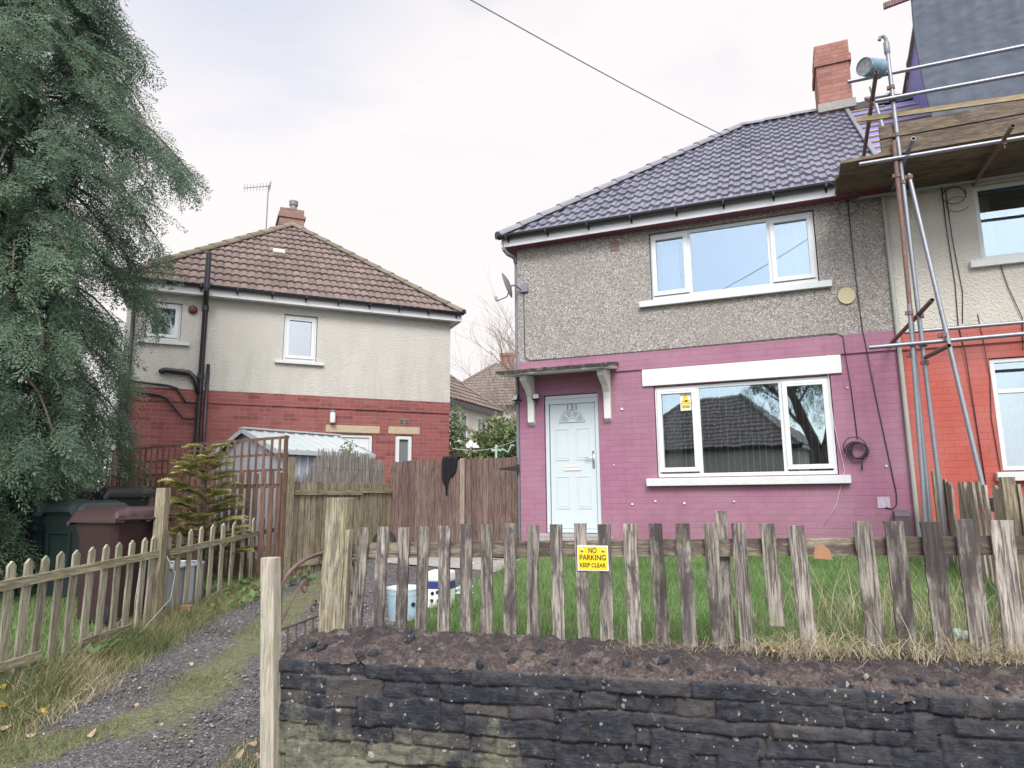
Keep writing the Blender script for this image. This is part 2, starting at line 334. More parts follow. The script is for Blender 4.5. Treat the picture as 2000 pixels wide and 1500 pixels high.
M_GRAIL = m_wood('mossy_rail', (0.38, 0.365, 0.27), (0.12, 0.11, 0.08), (0.27, 0.26, 0.18), axis=0, moss=(0.24, 0.26, 0.08), mossamt=0.4, dk=0.3)
M_MPOST = m_wood('mossy_post', (0.37, 0.345, 0.26), (0.10, 0.085, 0.065), (0.235, 0.21, 0.15), moss=(0.32, 0.34, 0.11), mossamt=0.27, dk=0.36)
M_WPOST = m_wood('pale_post', (0.50, 0.47, 0.40), (0.27, 0.25, 0.20), (0.42, 0.39, 0.32), moss=(0.33, 0.33, 0.17), mossamt=0.12, dk=0.12)
M_BRN = m_wood('brown_stained_boards', (0.215, 0.15, 0.132), (0.075, 0.05, 0.045), (0.165, 0.112, 0.10), dk=0.3)
M_BRNL = m_wood('bleached_board', (0.38, 0.33, 0.27), (0.2, 0.16, 0.13), (0.31, 0.26, 0.21), dk=0.2)
M_TREL = m_wood('red_brown_boards', (0.235, 0.15, 0.115), (0.10, 0.065, 0.052), (0.185, 0.112, 0.088), dk=0.25)
M_GRNB = m_wood('green_grey_boards', (0.33, 0.30, 0.215), (0.11, 0.09, 0.07), (0.235, 0.205, 0.145), moss=(0.24, 0.245, 0.12), mossamt=0.3, dk=0.35)
M_BRK = m_wood('bleached_broken_boards', (0.44, 0.40, 0.33), (0.15, 0.125, 0.10), (0.33, 0.29, 0.235), moss=(0.27, 0.26, 0.13), mossamt=0.12, dk=0.3)
M_SBRD = m_wood('scaffold_board', (0.25, 0.205, 0.15), (0.09, 0.072, 0.06), (0.18, 0.147, 0.112), axis=0, dk=0.45)
M_BATT = m_wood('roof_batten', (0.50, 0.42, 0.26), (0.3, 0.24, 0.15), (0.42, 0.35, 0.21), axis=0, dk=0.15)
M_MEMB = m_plain('violet_membrane', (0.21, 0.20, 0.47), 0.6, 0.18, 7.0, 0.2)
M_FELT = m_plain('black_felt', (0.045, 0.045, 0.055), 0.7, 0.3, 5.0, 0.3)
M_TARP = m_plain('black_tarpaulin', (0.070, 0.088, 0.122), 0.55, 0.10, 1.2, spec=0.25)
M_ALARM = m_plain('alarm_red', (0.13, 0.045, 0.05), 0.5)
M_YEL = m_plain('yellow_plastic', (0.85, 0.62, 0.03), 0.45, 0.04, 4.0)
M_INK = m_plain('black_ink', (0.02, 0.02, 0.02), 0.5, 0.05)
M_WHITE = m_plain('white_sheet', (0.8, 0.8, 0.78), 0.6, 0.05)
M_GREEN = m_plain('pale_green_plastic', (0.45, 0.66, 0.60), 0.5, 0.1)
M_BLUE = m_plain('navy_plastic', (0.035, 0.05, 0.22), 0.5, 0.1)
M_SKYB = m_plain('pale_blue_label', (0.42, 0.58, 0.70), 0.5, 0.15, 10.0)
M_BINB = m_plain('brown_bin_plastic', (0.046, 0.025, 0.027), 0.42, 0.2, 4.0, spec=0.5)
M_BING = m_plain('green_bin_plastic', (0.024, 0.042, 0.043), 0.42, 0.2, 4.0, spec=0.5)
M_BINK = m_plain('black_bin_plastic', (0.03, 0.034, 0.038), 0.42, 0.2, 4.0, spec=0.5)
M_JACK = m_plain('black_cloth', (0.012, 0.012, 0.016), 0.95, 0.3, 15.0)
M_BLUEB = m_plain('blue_bucket', (0.13, 0.23, 0.32), 0.5, 0.3, 9.0, dirt=((0.42, 0.40, 0.36), 0.8))
M_BUCKB = m_plain('cement_splashed_base', (0.26, 0.28, 0.31), 0.7, 0.45, 14.0, dirt=((0.62, 0.61, 0.58), 0.9))
M_TRUNK = m_wood('bark', (0.19, 0.16, 0.135), (0.06, 0.05, 0.04), (0.13, 0.105, 0.09), dk=0.4)
M_TWIG = m_plain('bare_twigs', (0.23, 0.19, 0.155), 0.9, 0.3, 3.0)
M_CONIF = m_leaf('conifer_sprays', [(0.0, (0.055, 0.088, 0.072)), (0.3, (0.115, 0.18, 0.13)), (0.62, (0.19, 0.285, 0.195)), (0.9, (0.28, 0.385, 0.235)), (1.0, (0.25, 0.19, 0.165))], 0.6, 0.4)
M_FIR = m_leaf('fir_needles', [(0.0, (0.13, 0.135, 0.07)), (0.4, (0.27, 0.28, 0.12)), (1.0, (0.45, 0.46, 0.19))], 0.65, 0.15)
M_SHRUB = m_leaf('shrub_leaves', [(0.0, (0.09, 0.12, 0.06)), (0.5, (0.19, 0.25, 0.11)), (0.9, (0.32, 0.39, 0.19)), (1.0, (0.42, 0.46, 0.30))], 0.5, 0.25)
M_GRASS = m_leaf('lawn_blades', [(0.0, (0.10, 0.165, 0.06)), (0.5, (0.185, 0.32, 0.115)), (0.88, (0.275, 0.43, 0.18)), (1.0, (0.42, 0.40, 0.22))], 0.6, 0.35)
M_VERGE = m_leaf('verge_blades', [(0.0, (0.11, 0.14, 0.06)), (0.4, (0.19, 0.225, 0.095)), (0.7, (0.33, 0.31, 0.18)), (1.0, (0.46, 0.40, 0.28))], 0.7, 0.25)
M_DRY = m_leaf('dry_grass_blades', [(0.0, (0.26, 0.23, 0.14)), (0.5, (0.50, 0.44, 0.30)), (1.0, (0.68, 0.62, 0.47))], 0.75, 0.25)
M_WEED = m_leaf('weed_leaves', [(0.0, (0.06, 0.12, 0.05)), (1.0, (0.17, 0.28, 0.10))], 0.5, 0.25)
M_LEAFY = m_plain('yellow_fallen_leaf', (0.62, 0.44, 0.07), 0.6, 0.3, 30.0)
M_LEAFB = m_plain('tan_fallen_leaf', (0.42, 0.31, 0.22), 0.7, 0.3, 30.0)
M_STEEL = m_plain('shed_steel', (0.44, 0.48, 0.56), 0.38, 0.12, 5.0, metal=0.35)
M_SHROOF = m_plain('shed_roof_steel', (0.46, 0.52, 0.54), 0.4, 0.1, 4.0, metal=0.15)
M_REED = m_wood('reed_screen', (0.36, 0.34, 0.32), (0.13, 0.115, 0.105), (0.25, 0.23, 0.215), dk=0.25)
M_RUBB = m_plain('tyre_rubber', (0.02, 0.021, 0.024), 0.8, 0.2)
#==GROUND
# ------------------------------------------------------------------ ground
def wall_line(x): return 4.30 - 0.2513 * (x + 1.48)
def gz(x, y):
    x = np.asarray(x, float); y = np.asarray(y, float)
    dz = 0.04 + 0.10 * np.clip(y - 4.2, 0, 6.4)
    ll = 0.33 + 0.05 * np.clip(y - 5, -0.8, 6)
    wl = (1 - sstep(-3.6, -3.2, x)) * sstep(3.9, 4.6, y); z = dz * (1 - wl) + np.maximum(ll, dz) * wl
    xb = -1.36 + 0.3 * (y - 4.6); gd = 0.60 + 0.05 * np.clip(y - 4.2, 0, 5.0) + 0.11 * sstep(0.2, 2.0, x) * (1 - sstep(5, 8, y))
    wg = sstep(xb - 0.15, xb + 0.22, x) * sstep(wall_line(x) + 0.1, wall_line(x) + 0.28, y)
    return z * (1 - wg) + np.maximum(gd, dz) * wg
def gz1(x, y): return float(gz(x, y))
def axis(lo, a, b, hi, st, grow=1.25):
    c = list(np.arange(a, b + st / 2, st)); s = st; p = c[-1]
    while p < hi: s *= grow; p += s; c.append(p)
    s = st; p = c[0]; left = []
    while p > lo: s *= grow; p -= s; left.append(p)
    return np.array(left[::-1] + c)
gx = axis(-700, -9, 6.5, 700, 0.08); gy = axis(-700, 2.6, 12.5, 900, 0.08)
GX, GY = np.meshgrid(gx, gy); GZ = gz(GX, GY)
bumpy = np.zeros_like(GZ)
near = (abs(GX) < 11) & (GY > 2) & (GY < 15)
for i, j in zip(*np.where(near)):
    p = (GX[i, j], GY[i, j], 0)
    bumpy[i, j] = 0.022 * mnoise.noise(Vector(p) * 2.2) + 0.012 * mnoise.noise(Vector(p) * 6.0)
GZ = GZ + bumpy
V = np.stack([GX.ravel(), GY.ravel(), GZ.ravel()], 1); nx, ny = len(gx), len(gy)
ii = (np.arange(ny - 1)[:, None] * nx + np.arange(nx - 1)[None, :]).ravel()
Fq = np.stack([ii, ii + 1, ii + nx + 1, ii + nx], 1)
m, nd = material('ground_soil_gravel_lawn'); co = obj_co(nd)
at = lambda n: nd('ShaderNodeAttribute', attribute_name=n).outputs['Fac']
v = nd('ShaderNodeTexVoronoi', {'Vector': co, 'Scale': 62.0}); cell = nd('ShaderNodeSeparateColor', {0: v.outputs['Color']}).outputs[0]
grav = ramp_of(nd, cell, [(0.0, (0.075, 0.072, 0.082)), (0.4, (0.135, 0.13, 0.142)), (0.8, (0.20, 0.192, 0.205)), (0.96, (0.33, 0.32, 0.33))], 'CONSTANT')
n1 = noise_of(nd, co, 3.0, 8.0, 0.7); n2 = noise_of(nd, co, 22.0, 6.0, 0.7)
grav = mix_of(nd, ramp_of(nd, n1, [(0.35, 0.0), (0.7, 0.65)]), grav, (0.105, 0.092, 0.09))
mossc = mix_of(nd, ramp_of(nd, n2, [(.3, 0.), (.7, 1.)]), (0.085, 0.082, 0.058), (0.22, 0.245, 0.115))
mossf = ramp_of(nd, math_of(nd, 'ADD', at('moss'), math_of(nd, 'MULTIPLY_ADD', n1, 1.5, -0.75)), [(0.40, 0.0), (0.72, 0.85)])
c = mix_of(nd, mossf, grav, mossc)
soil = mix_of(nd, n2, (0.07, 0.052, 0.042), (0.15, 0.115, 0.09))
soil = mix_of(nd, ramp_of(nd, n1, [(0.4, 0.0), (0.62, 0.8)]), soil, (0.095, 0.135, 0.04))
lf = ramp_of(nd, math_of(nd, 'ADD', at('lawn'), math_of(nd, 'MULTIPLY_ADD', n1, 0.5, -0.25)), [(0.42, 0.0), (0.58, 1.0)])
c = mix_of(nd, lf, c, soil)
finish(m, nd, c, 0.95, math_of(nd, 'ADD', v.outputs['Distance'], math_of(nd, 'MULTIPLY', n2, 0.8)), 0.8, 0.02, spec=0.2)
ground = fast('ground', V, Fq, np.full(len(V), .5), m, smooth=True); tag(ground, kind='structure')
def lawn_w(x, y):
    xb = -1.3 + 0.3 * (y - 4.6)
    return np.maximum(sstep(xb - 0.05, xb + 0.45, x) * sstep(wall_line(x) - 0.1, wall_line(x) + 0.2, y), (1 - sstep(-3.45, -3.15, x)) * sstep(4.0, 4.7, y))
lw = lawn_w(GX, GY); lw = np.where(GY < -6, 1.0, lw)
bend = np.clip(5.1 - GY, 0, 2) * .95; XB = GX + bend; strip = np.exp(-((XB + 2.50 + 0.02 * (GY - 5)) / 0.27) ** 2) * 0.74 + sstep(-2.55, -2.3, XB) * (1 - sstep(-1.75, -1.45, XB)) * .36 + np.exp(-((GX + 3.3) / 0.16) ** 2) * .7 + np.exp(-((GX - (-1.25 + 0.3 * (GY - 4.6))) / 0.45) ** 2) * .55
strip *= sstep(3.6, 4.3, GY)
for nme, arr in (('lawn', lw), ('moss', strip)):
    a = ground.data.attributes.new(nme, 'FLOAT', 'POINT'); a.data.foreach_set('value', arr.ravel().astype(np.float32))

# ------------------------------------------------------------------ houses
def wall_panel(mb, x0, x1, z0, z1, holes=(), y=0.0, rev=0.10):
    hs = [h for h in holes if h[0] < x1 and h[1] > x0 and h[2] < z1 and h[3] > z0]
    xs = sorted({x0, x1, *[min(max(q, x0), x1) for h in hs for q in h[:2]]}); zs = sorted({z0, z1, *[min(max(q, z0), z1) for h in hs for q in h[2:4]]})
    for a, b in zip(xs, xs[1:]):
        for c, d in zip(zs, zs[1:]):
            cx, cz = (a + b) / 2, (c + d) / 2
            if any(h[0] < cx < h[1] and h[2] < cz < h[3] for h in hs): continue
            mb.quad((a, y, c), (b, y, c), (b, y, d), (a, y, d))
    for h in hs:
        a, b, c, d = h[:4]
        c2, d2 = max(c, z0), min(d, z1)
        mb.quad((a, y, c2), (a, y + rev, c2), (a, y + rev, d2), (a, y, d2)); mb.quad((b, y, c2), (b, y, d2), (b, y + rev, d2), (b, y + rev, c2))
        if c2 == c: mb.quad((a, y, c), (b, y, c), (b, y + rev, c), (a, y + rev, c))
        if d2 == d: mb.quad((a, y, d), (a, y + rev, d), (b, y + rev, d), (b, y, d))
def frame_bars(mb, x0, x1, z0, z1, y0, y1, w, mull=(), trans=()):
    mb.box(x0, x1, y0, y1, z0, z0 + w); mb.box(x0, x1, y0, y1, z1 - w, z1)
    mb.box(x0, x0 + w, y0, y1, z0 + w, z1 - w); mb.box(x1 - w, x1, y0, y1, z0 + w, z1 - w)
    for q in mull: mb.box(q - w / 2, q + w / 2, y0, y1, z0 + w, z1 - w)
    for z, a, b in trans: mb.box(a, b, y0, y1, z - w / 2, z + w / 2)
def window(parent, x0, x1, z0, z1, y, mull=(), sashes=(), sill=None, glass=None, trans=(), w=0.05, room=True, frost=None, name='window'):
    """uPVC window standing in a wall opening: frame > sash, pane, sill; sashes are (x0, x1, z0, z1) opening lights"""
    f = MB(); frame_bars(f, x0, x1, z0, z1, y, y + 0.06, w, mull, trans)
    fo = f.build(name, M_UPVC, parent, bevel=0.006)
    for (a, b, c, d) in sashes:
        s = MB(); frame_bars(s, a, b, c, d, y - 0.022, y + 0.03, 0.062); s.box(a + 0.06, b - 0.06, y - 0.026, y - 0.018, d - 0.03, d - 0.022)
        s.build('sash', M_UPVC, fo, bevel=0.005)
    g = MB(); g.box(x0 + 0.02, x1 - 0.02, y + 0.028, y + 0.034, z0 + 0.02, z1 - 0.02); g.build('pane', frost or glass or M_GLASS, fo)
    if sill:
        s = MB(); s.box(*sill); s.build('sill', M_SILL, fo, bevel=0.006)
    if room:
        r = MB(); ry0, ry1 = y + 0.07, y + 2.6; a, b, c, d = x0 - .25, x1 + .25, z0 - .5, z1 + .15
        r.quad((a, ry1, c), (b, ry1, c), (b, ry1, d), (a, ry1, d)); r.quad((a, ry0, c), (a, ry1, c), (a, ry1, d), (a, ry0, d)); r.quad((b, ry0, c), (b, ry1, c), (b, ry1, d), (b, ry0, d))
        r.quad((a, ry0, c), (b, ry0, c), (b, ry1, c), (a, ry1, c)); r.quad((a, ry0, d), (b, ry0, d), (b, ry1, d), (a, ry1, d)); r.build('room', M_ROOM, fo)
    return fo
def curtain(parent, x0, x1, z0, z1, y, mat, n=9, amp=0.02):
    vs, fs = [], []; k = n * 6
    for i in range(k + 1):
        x = x0 + (x1 - x0) * i / k; d = amp * math.sin(i / 6 * 2 * math.pi) + amp * .5 * math.sin(i * 1.7)
        vs += [(x, y + d, z0), (x + .01 * math.sin(i), y + d * .5, z1)]
        if i < k: fs.append((2*i, 2*i+2, 2*i+3, 2*i+1))
    mb = MB(); mb.add(vs, fs); o = mb.build('curtain', mat, parent, smooth=True); return o

def tiled(name, mat, parent, o, es, er, L, left, right, course=0.335, period=0.165, amp=0.030, kind='roll'):
    """interlocking tiles on the plane o + s*es + r*er; left(r), right(r) bound each course"""
    o, es, er = Vector(o), Vector(es).normalized(), Vector(er).normalized(); en = es.cross(er).normalized()
    if en.z < 0: en = -en
    def prof(s):
        ph = (s / period) % 1.0
        if kind == 'roll': return amp * math.sqrt(max(0.0, 1 - ((ph - .5) / .24) ** 2))
        return amp * (0.5 - 0.5 * math.cos(2 * math.pi * (ph + 0.12 * math.sin(2 * math.pi * ph))))
    sam = {'roll': [0, .22, .25, .3, .38, .5, .62, .7, .75, .78], 'wave': [0, .14, .28, .42, .56, .7, .85]}[kind]
    mb = MB(); n = int(math.ceil(L / course))
    for j in range(n):
        r0, r1 = j * course, min((j + 1) * course + .03, L)
        lo = min(left(r0), left(r1)); hi = max(right(r0), right(r1)); off = 0.0
        i0 = int(math.floor(lo / period)) - 1; i1 = int(math.ceil(hi / period)) + 1
        for i in range(i0, i1):
            mb.cur = random.Random(i // (2 if kind == 'roll' else 1) * 7919 + j * 104729).random(); jt = (mb.cur - .5) * .014; lf_t = random.Random(i // 2 * 31 + j * 977).uniform(-.005, .006)
            cols = []
            for q in sam + [1.0]:
                s = (i + q) * period; h = prof((i + min(q, .999)) * period) if q < 1 else prof((i + 1) * period)
                a = min(max(s, left(r0)), right(r0)); b = min(max(s, left(r1)), right(r1))
                cols.append((o + es*a + er*(r0 + jt) + en*(h*.6 - .012), o + es*a + er*(r0 + jt) + en*(.042 + h + lf_t), o + es*b + er*r1 + en*(.003 + h), a, b))
            for c0, c1 in zip(cols, cols[1:]):
                if c1[3] - c0[3] < 1e-5 and c1[4] - c0[4] < 1e-5: continue
                mb.add([c0[0], c1[0], c1[1], c0[1], c0[2], c1[2]], [(0, 1, 2, 3), (3, 2, 5, 4)])
    return mb.build(name, mat, parent)
def caps(name, mat, parent, p0, p1, r=0.115, seg=0.42, lift=0.03):
    p0, p1 = Vector(p0), Vector(p1); L = (p1 - p0).length; n = max(1, int(L / seg)); d = (p1 - p0) / n; u = Vector((0, 0, 1)); side = d.cross(u).normalized(); nn = side.cross(d).normalized()
    mb = MB()
    for i in range(n):
        mb.cur = random.random(); a = p0 + d * i + nn * lift; b = p0 + d * (i + 1.06) + nn * (lift - .012); vs = []; k = 8
        for c, rr in ((a, r * 1.06), (b, r * .97)):
            for q in range(k + 1):
                t = math.pi * q / k; vs.append(c + side * math.cos(t) * rr + nn * (math.sin(t) * rr * .8 - .03))
        vs += [a - nn * .03]; fs = [(q, q + 1, k + 2 + q, k + 1 + q) for q in range(k)] + [(q + 1, q, 2 * k + 2) for q in range(k)]
        mb.add(vs, fs)
    return mb.build(name, mat, parent)
def eaves(parent, x0, x1, y, z, fz=0.13, soff=0.25, soffmat=None, yin=0.0, stop=True):
    """fascia board, soffit and half-round gutter with brackets along x at the front eave; y = face of the fascia"""
    f = MB(); f.box(x0, x1, y, y + 0.02, z, z + fz + .03); f.build('fascia', M_UPVC, parent)
    s = MB(); s.box(x0, x1, y + 0.02, yin, z + 0.012, z + 0.03); s.build('soffit', soffmat or M_UPVC, parent)
    g = MB(); n = 7; gx0, gx1 = x0 - 0.03, x1 + 0.03; c = (y - 0.06, z + fz + 0.05)
    ring = [(c[0] + 0.058 * math.cos(math.pi + math.pi * k / n), c[1] + 0.062 * math.sin(math.pi + math.pi * k / n)) for k in range(n + 1)]
    inn = [(c[0] + 0.05 * math.cos(math.pi + math.pi * k / n), c[1] + 0.054 * math.sin(math.pi + math.pi * k / n)) for k in range(n + 1)][::-1]
    loop = ring + inn
    g.prism([(gx0, a, b) for a, b in loop], (gx1 - gx0, 0, 0))
    for e in (gx0, gx1): g.prism([(e - .006, a, b) for a, b in ring], (0.012, 0, 0))
    k = int((x1 - x0) / 0.62)
    go = g.build('gutter', M_BLACK, parent)
    for i in range(k + 1):
        b = MB(); q = x0 + 0.12 + (x1 - x0 - .24) * i / k; b.box(q - .012, q + .012, y - 0.124, y - .01, z + fz - 0.019, z + fz - 0.005); b.box(q - .011, q + .011, y - 0.128, y - 0.118, z + fz - 0.015, z + fz + 0.055); b.box(q - .014, q + .014, y - .012, y - .001, z + .06, z + fz - 0.003)
        b.build('gutter_bracket', M_BLACK, go)
    return go

TANP = math.tan(R(40)); OV = 0.22; EZ = 5.70; RUN = 3.65
# ---- the pink house: local x along the front from its left corner, y inwards, z up
PO = (0.117, 10.487); PTH = R(-21.7); PW = 5.28; PD = 2 * (RUN - OV)
def PW3(t, d, z): return Vector((PO[0] + math.cos(PTH) * t - math.sin(PTH) * d, PO[1] + math.sin(PTH) * t + math.cos(PTH) * d, z))
pink = thing('house', 'pebbledashed semi-detached house with pink painted brick ground floor and white front door', 'house', (PO[0], PO[1], 0), PTH)
BORD = 3.69
WIN_L = (2.09, 4.43, 1.85, 3.165); WIN_U = (2.12, 4.40, 4.46, 5.50); DOOR = (0.40, 1.26, 1.06, 3.14)
wl_ = MB(); wall_panel(wl_, 0, PW, 0.3, BORD, (WIN_L, DOOR)); wl_.quad((0, 0, .3), (0, PD, .3), (0, PD, BORD), (0, 0, BORD)); wl_.quad((0, PD, .3), (PW, PD, .3), (PW, PD, BORD), (0, PD, BORD))
wl_.box(-0.012, PW - .004, -0.024, -0.001, 3.43, BORD - .003)          # projecting band of two courses
wl_.build('lower_wall', M_PINK, pink)
wu = MB(); wall_panel(wu, 0, PW, BORD, 5.62, (WIN_U,), -0.016, 0.11); wu.quad((-.014, -.016, BORD), (-.014, PD, BORD), (-.014, PD, 5.62), (-.014, -.016, 5.62)); wu.quad((-.014, -.016, BORD), (0, -.016, BORD), (0, -.016, 5.62), (-.014, -.016, 5.62))
wu.quad((0, PD + .016, BORD), (PW, PD + .016, BORD), (PW, PD + .016, 5.62), (0, PD + .016, 5.62)); wu.quad((-.014, -.016, BORD), (PW, -.016, BORD), (PW, 0, BORD), (-.014, 0, BORD)); wu.build('upper_wall', M_PEB, pink)
ZR = EZ + RUN * TANP; CS = math.cos(R(40)); SL = RUN / CS
tiled('roof', M_TILE, pink, (-OV, -OV, EZ), (1, 0, 0), (0, CS, math.sin(R(40))), SL, lambda r: r * CS, lambda r: PW + OV - 0.02)
tiled('roof_end', M_TILE, pink, (-OV, PD + OV, EZ), (0, -1, 0), (CS, 0, math.sin(R(40))), SL, lambda r: r * CS, lambda r: 2 * RUN - r * CS)
bk = MB(); bk.quad((-OV, PD + OV, EZ), (PW, PD + OV, EZ), (PW, RUN - OV, ZR), (RUN - OV, RUN - OV, ZR)); bk.build('rear_roof', M_TILE, pink)
caps('hip_tiles', M_HIP, pink, (-OV - .02, -OV - .02, EZ + .03), (RUN - OV, RUN - OV, ZR + .03)); caps('hip_tiles', M_HIP, pink, (-OV, PD + OV, EZ + .03), (RUN - OV, RUN - OV, ZR + .03)); caps('ridge_tiles', M_HIP, pink, (RUN - OV, RUN - OV, ZR + .02), (4.82, RUN - OV, ZR + .02))
vg = MB(); vg.box(-.03, .03, 0, SL + .02, 0.02, 0.075, Matrix.Translation((PW + .02, -OV, EZ)) @ Matrix.Rotation(R(40), 4, 'X')); vg.build('verge_strip', M_GALV, pink)
eaves(pink, -OV + .03, 4.68, -OV - .01, 5.555, 0.12, soffmat=M_SOFF, yin=-0.016)
sf2 = MB(); sf2.box(4.68, PW, -OV + .02, -.016, 5.567, 5.585); sf2.build('soffit', M_SOFF, pink)
eb = MB(); eb.box(-OV + .01, -OV + .03, -OV + .02, PD + OV, 5.555, 5.675); eb.build('fascia', M_UPVC, pink); eb = MB(); eb.box(-OV + .03, -.016, -.01, PD, 5.567, 5.585); eb.build('soffit', M_SOFF, pink)
sp = MB(); sp.tube([(-.16, -.20, 5.63), (-.16, -.20, 5.52), (-.12, -.15, 5.46), (-.05, -.03, 5.43), (-.05, .02, 5.36)], .033, 10); sp.tube([(-.05, .05, 5.40), (-.05, .06, .5)], .033, 10); sp.build('downpipe', M_GREYP, pink)
a = MB(); a.tube([(5.255, -.05, 5.5), (5.255, -.05, .6)], .028, 10); a.build('downpipe', m_plain('pale_green_pipe', (.34, .37, .35), .5, .15), pink)
# windows
y = 0.05
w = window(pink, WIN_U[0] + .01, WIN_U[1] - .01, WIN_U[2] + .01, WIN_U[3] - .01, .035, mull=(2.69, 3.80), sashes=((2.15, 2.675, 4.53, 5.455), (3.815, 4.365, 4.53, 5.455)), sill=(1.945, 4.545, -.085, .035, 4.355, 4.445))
curtain(w, 2.16, 2.52, 4.5, 5.44, .25, M_CURT, 6, .03); curtain(w, 3.85, 4.30, 4.5, 5.40, .22, M_CURT, 9, .018); 
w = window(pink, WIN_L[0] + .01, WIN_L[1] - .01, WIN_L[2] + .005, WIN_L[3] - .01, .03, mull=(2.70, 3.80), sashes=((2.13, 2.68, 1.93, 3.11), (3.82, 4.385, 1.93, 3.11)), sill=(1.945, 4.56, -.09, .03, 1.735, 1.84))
curtain(w, 2.22, 2.44, 1.80, 3.12, .18, M_CURT2, 4, .03)
bl = MB(); q = 2.48
while q < 4.36:
    if not (3.72 < q < 3.86): a = R(77) + random.uniform(-.12, .12); bl.plank((q, .16, 1.86), (q + .006, .16, 3.13), (math.cos(a), math.sin(a), 0), .045, (-math.sin(a), math.cos(a), 0), .002, 1)
    q += 0.083
bl.box(2.2, 4.38, .13, .18, 3.125, 3.155); bl.build('vertical_blind', M_CURT, w)
st = MB(); st.box(2.455, 2.605, .052, .056, 2.80, 3.065); so = st.build('warning_sticker', M_WHITE, w)
st = MB(); st.prism([(2.465, .0505, 2.895), (2.595, .0505, 2.895), (2.53, .0505, 3.04)], (0, .001, 0)); st.box(2.468, 2.592, .0505, .0515, 2.83, 2.88); st.build('yellow_triangle', M_YEL, so)
st = MB(); st.prism([(2.498, .0488, 2.93), (2.545, .0488, 2.918), (2.568, .0488, 2.94), (2.535, .0488, 2.95)], (0, .001, 0)); st.tube([(2.465, .0488, 2.895), (2.595, .0488, 2.895), (2.53, .0488, 3.04), (2.465, .0488, 2.895)], .0025, 4)
for k in range(3): st.box(2.478, 2.582, .0488, .0498, 2.837 + k * .014, 2.842 + k * .014)
st.build('sticker_marks', M_INK, so)
lt = MB(); lt.box(1.935, 4.57, -.03, .04, 3.177, 3.424); lt.build('lintel', M_LINT, pink, bevel=.006)
# front door
dr = MB(); frame_bars(dr, .41, 1.25, 1.07, 3.13, .03, .09, .055); dr.box(.41, 1.25, .045, .09, 3.0, 3.08); do = dr.build('door_frame', M_DOOR, pink, bevel=.006)
lf = MB(); lf.box(.475, 1.185, .06, .10, 1.13, 2.995)
for (a, b, c, d) in ((.56, .77, 1.42, 1.90), (.89, 1.10, 1.42, 1.90), (.56, .77, 2.14, 2.62), (.89, 1.10, 2.14, 2.62)):
    frame_bars(lf, a, b, c, d, .052, .062, .014); lf.box(a + .03, b - .03, .055, .062, c + .03, d - .03)
le = lf.build('door', M_DOOR, do, bevel=.004)
fan = MB(); ring = []
for r_ in (.20, .175):
    fan.tube([(.83 + r_ * math.cos(math.pi * k / 16), .056, 2.715 + r_ * math.sin(math.pi * k / 16)) for k in range(17)] + [(.83 + r_, .056, 2.715)], .007, 5)
fan.tube([(.83 + .07 * math.cos(math.pi * k / 10), .056, 2.715 + .07 * math.sin(math.pi * k / 10)) for k in range(11)], .006, 5)
fan.build('fanlight_moulding', M_DOOR, le, smooth=True)
fg = MB()
for k in range(4):
    a0, a1 = R(180 - k * 45 - 7), R(180 - k * 45 - 38); pts = [(.83 + r_ * math.cos(a), .0525, 2.725 + r_ * math.sin(a)) for r_, a in ((.085, a0), (.16, a0), (.165, (a0 + a1) / 2), (.16, a1), (.085, a1))]; fg.prism(pts, (0, .006, 0))
fg.build('fanlight_glass', m_plain('obscured_glass', (0.36, 0.38, 0.40), 0.3, 0.35, 40.0), le)
nb = text_mesh('131', .135, Matrix.Translation((.83, .0555, 2.935)) @ UPRIGHT); nb.materials.append(M_DGREY); link('door_number', nb, le)
lb = MB(); frame_bars(lb, .69, .95, 1.985, 2.05, .048, .062, .010); lb.box(.70, .94, .054, .06, 1.995, 2.04); lb.build('letterbox', m_plain('letterbox_steel', (.72, .70, .68), .35, .08, metal=.3), le, bevel=.002)
hd = MB(); hd.box(1.135, 1.165, .042, .06, 2.02, 2.27); hd.tube([(1.15, .045, 2.17), (1.15, .012, 2.17), (1.03, .008, 2.165)], .009, 8); hd.build('handle', M_CHROME, le, smooth=True)
# canopy over the door
cs = MB(); cs.prism([(-.13, -.003, 3.47), (-.13, -.56, 3.40), (-.13, -.56, 3.445), (-.13, -.003, 3.56)], (1.70, 0, 0)); ca = cs.build('canopy', M_LINT, pink, bevel=.01)
tp = MB(); random.seed(4)
vs, fs = [], []; nxx, nyy = 40, 12
for i in range(nxx + 1):
    for j in range(nyy + 1):
        x = -.155 + 1.75 * i / nxx; yy = -.60 + .60 * j / nyy; z = 3.455 + .118 * j / nyy + .012 * mnoise.noise(Vector((x * 9, yy * 9, 1))) + .008
        vs.append((x, yy + .012 * mnoise.noise(Vector((x * 12, 3, yy))) * (j < 2), z))
for i in range(nxx):
    for j in range(nyy): k = i * (nyy + 1) + j; fs.append((k, k + nyy + 1, k + nyy + 2, k + 1))
n0 = len(vs)
for i in range(nxx + 1): x, yy, z = vs[i * (nyy + 1)]; vs.append((x, yy + .01, z - .035 - .012 * random.random()))
for i in range(nxx): fs.append((i * (nyy + 1), n0 + i, n0 + i + 1, (i + 1) * (nyy + 1)))
for e in (0, nxx):
    b0 = e * (nyy + 1); n1_ = len(vs); vs += [(vs[b0 + j][0], vs[b0 + j][1], vs[b0 + j][2] - .04) for j in range(nyy + 1)]
    for j in range(nyy): fs.append((b0 + j, b0 + j + 1, n1_ + j + 1, n1_ + j))
tp.add(vs, fs); tp.build('canopy_felt', m_plain('mossy_black_felt', (.055, .05, .05), .95, .4, 9, .6, dirt=((.36, .35, .31), .8)), ca)
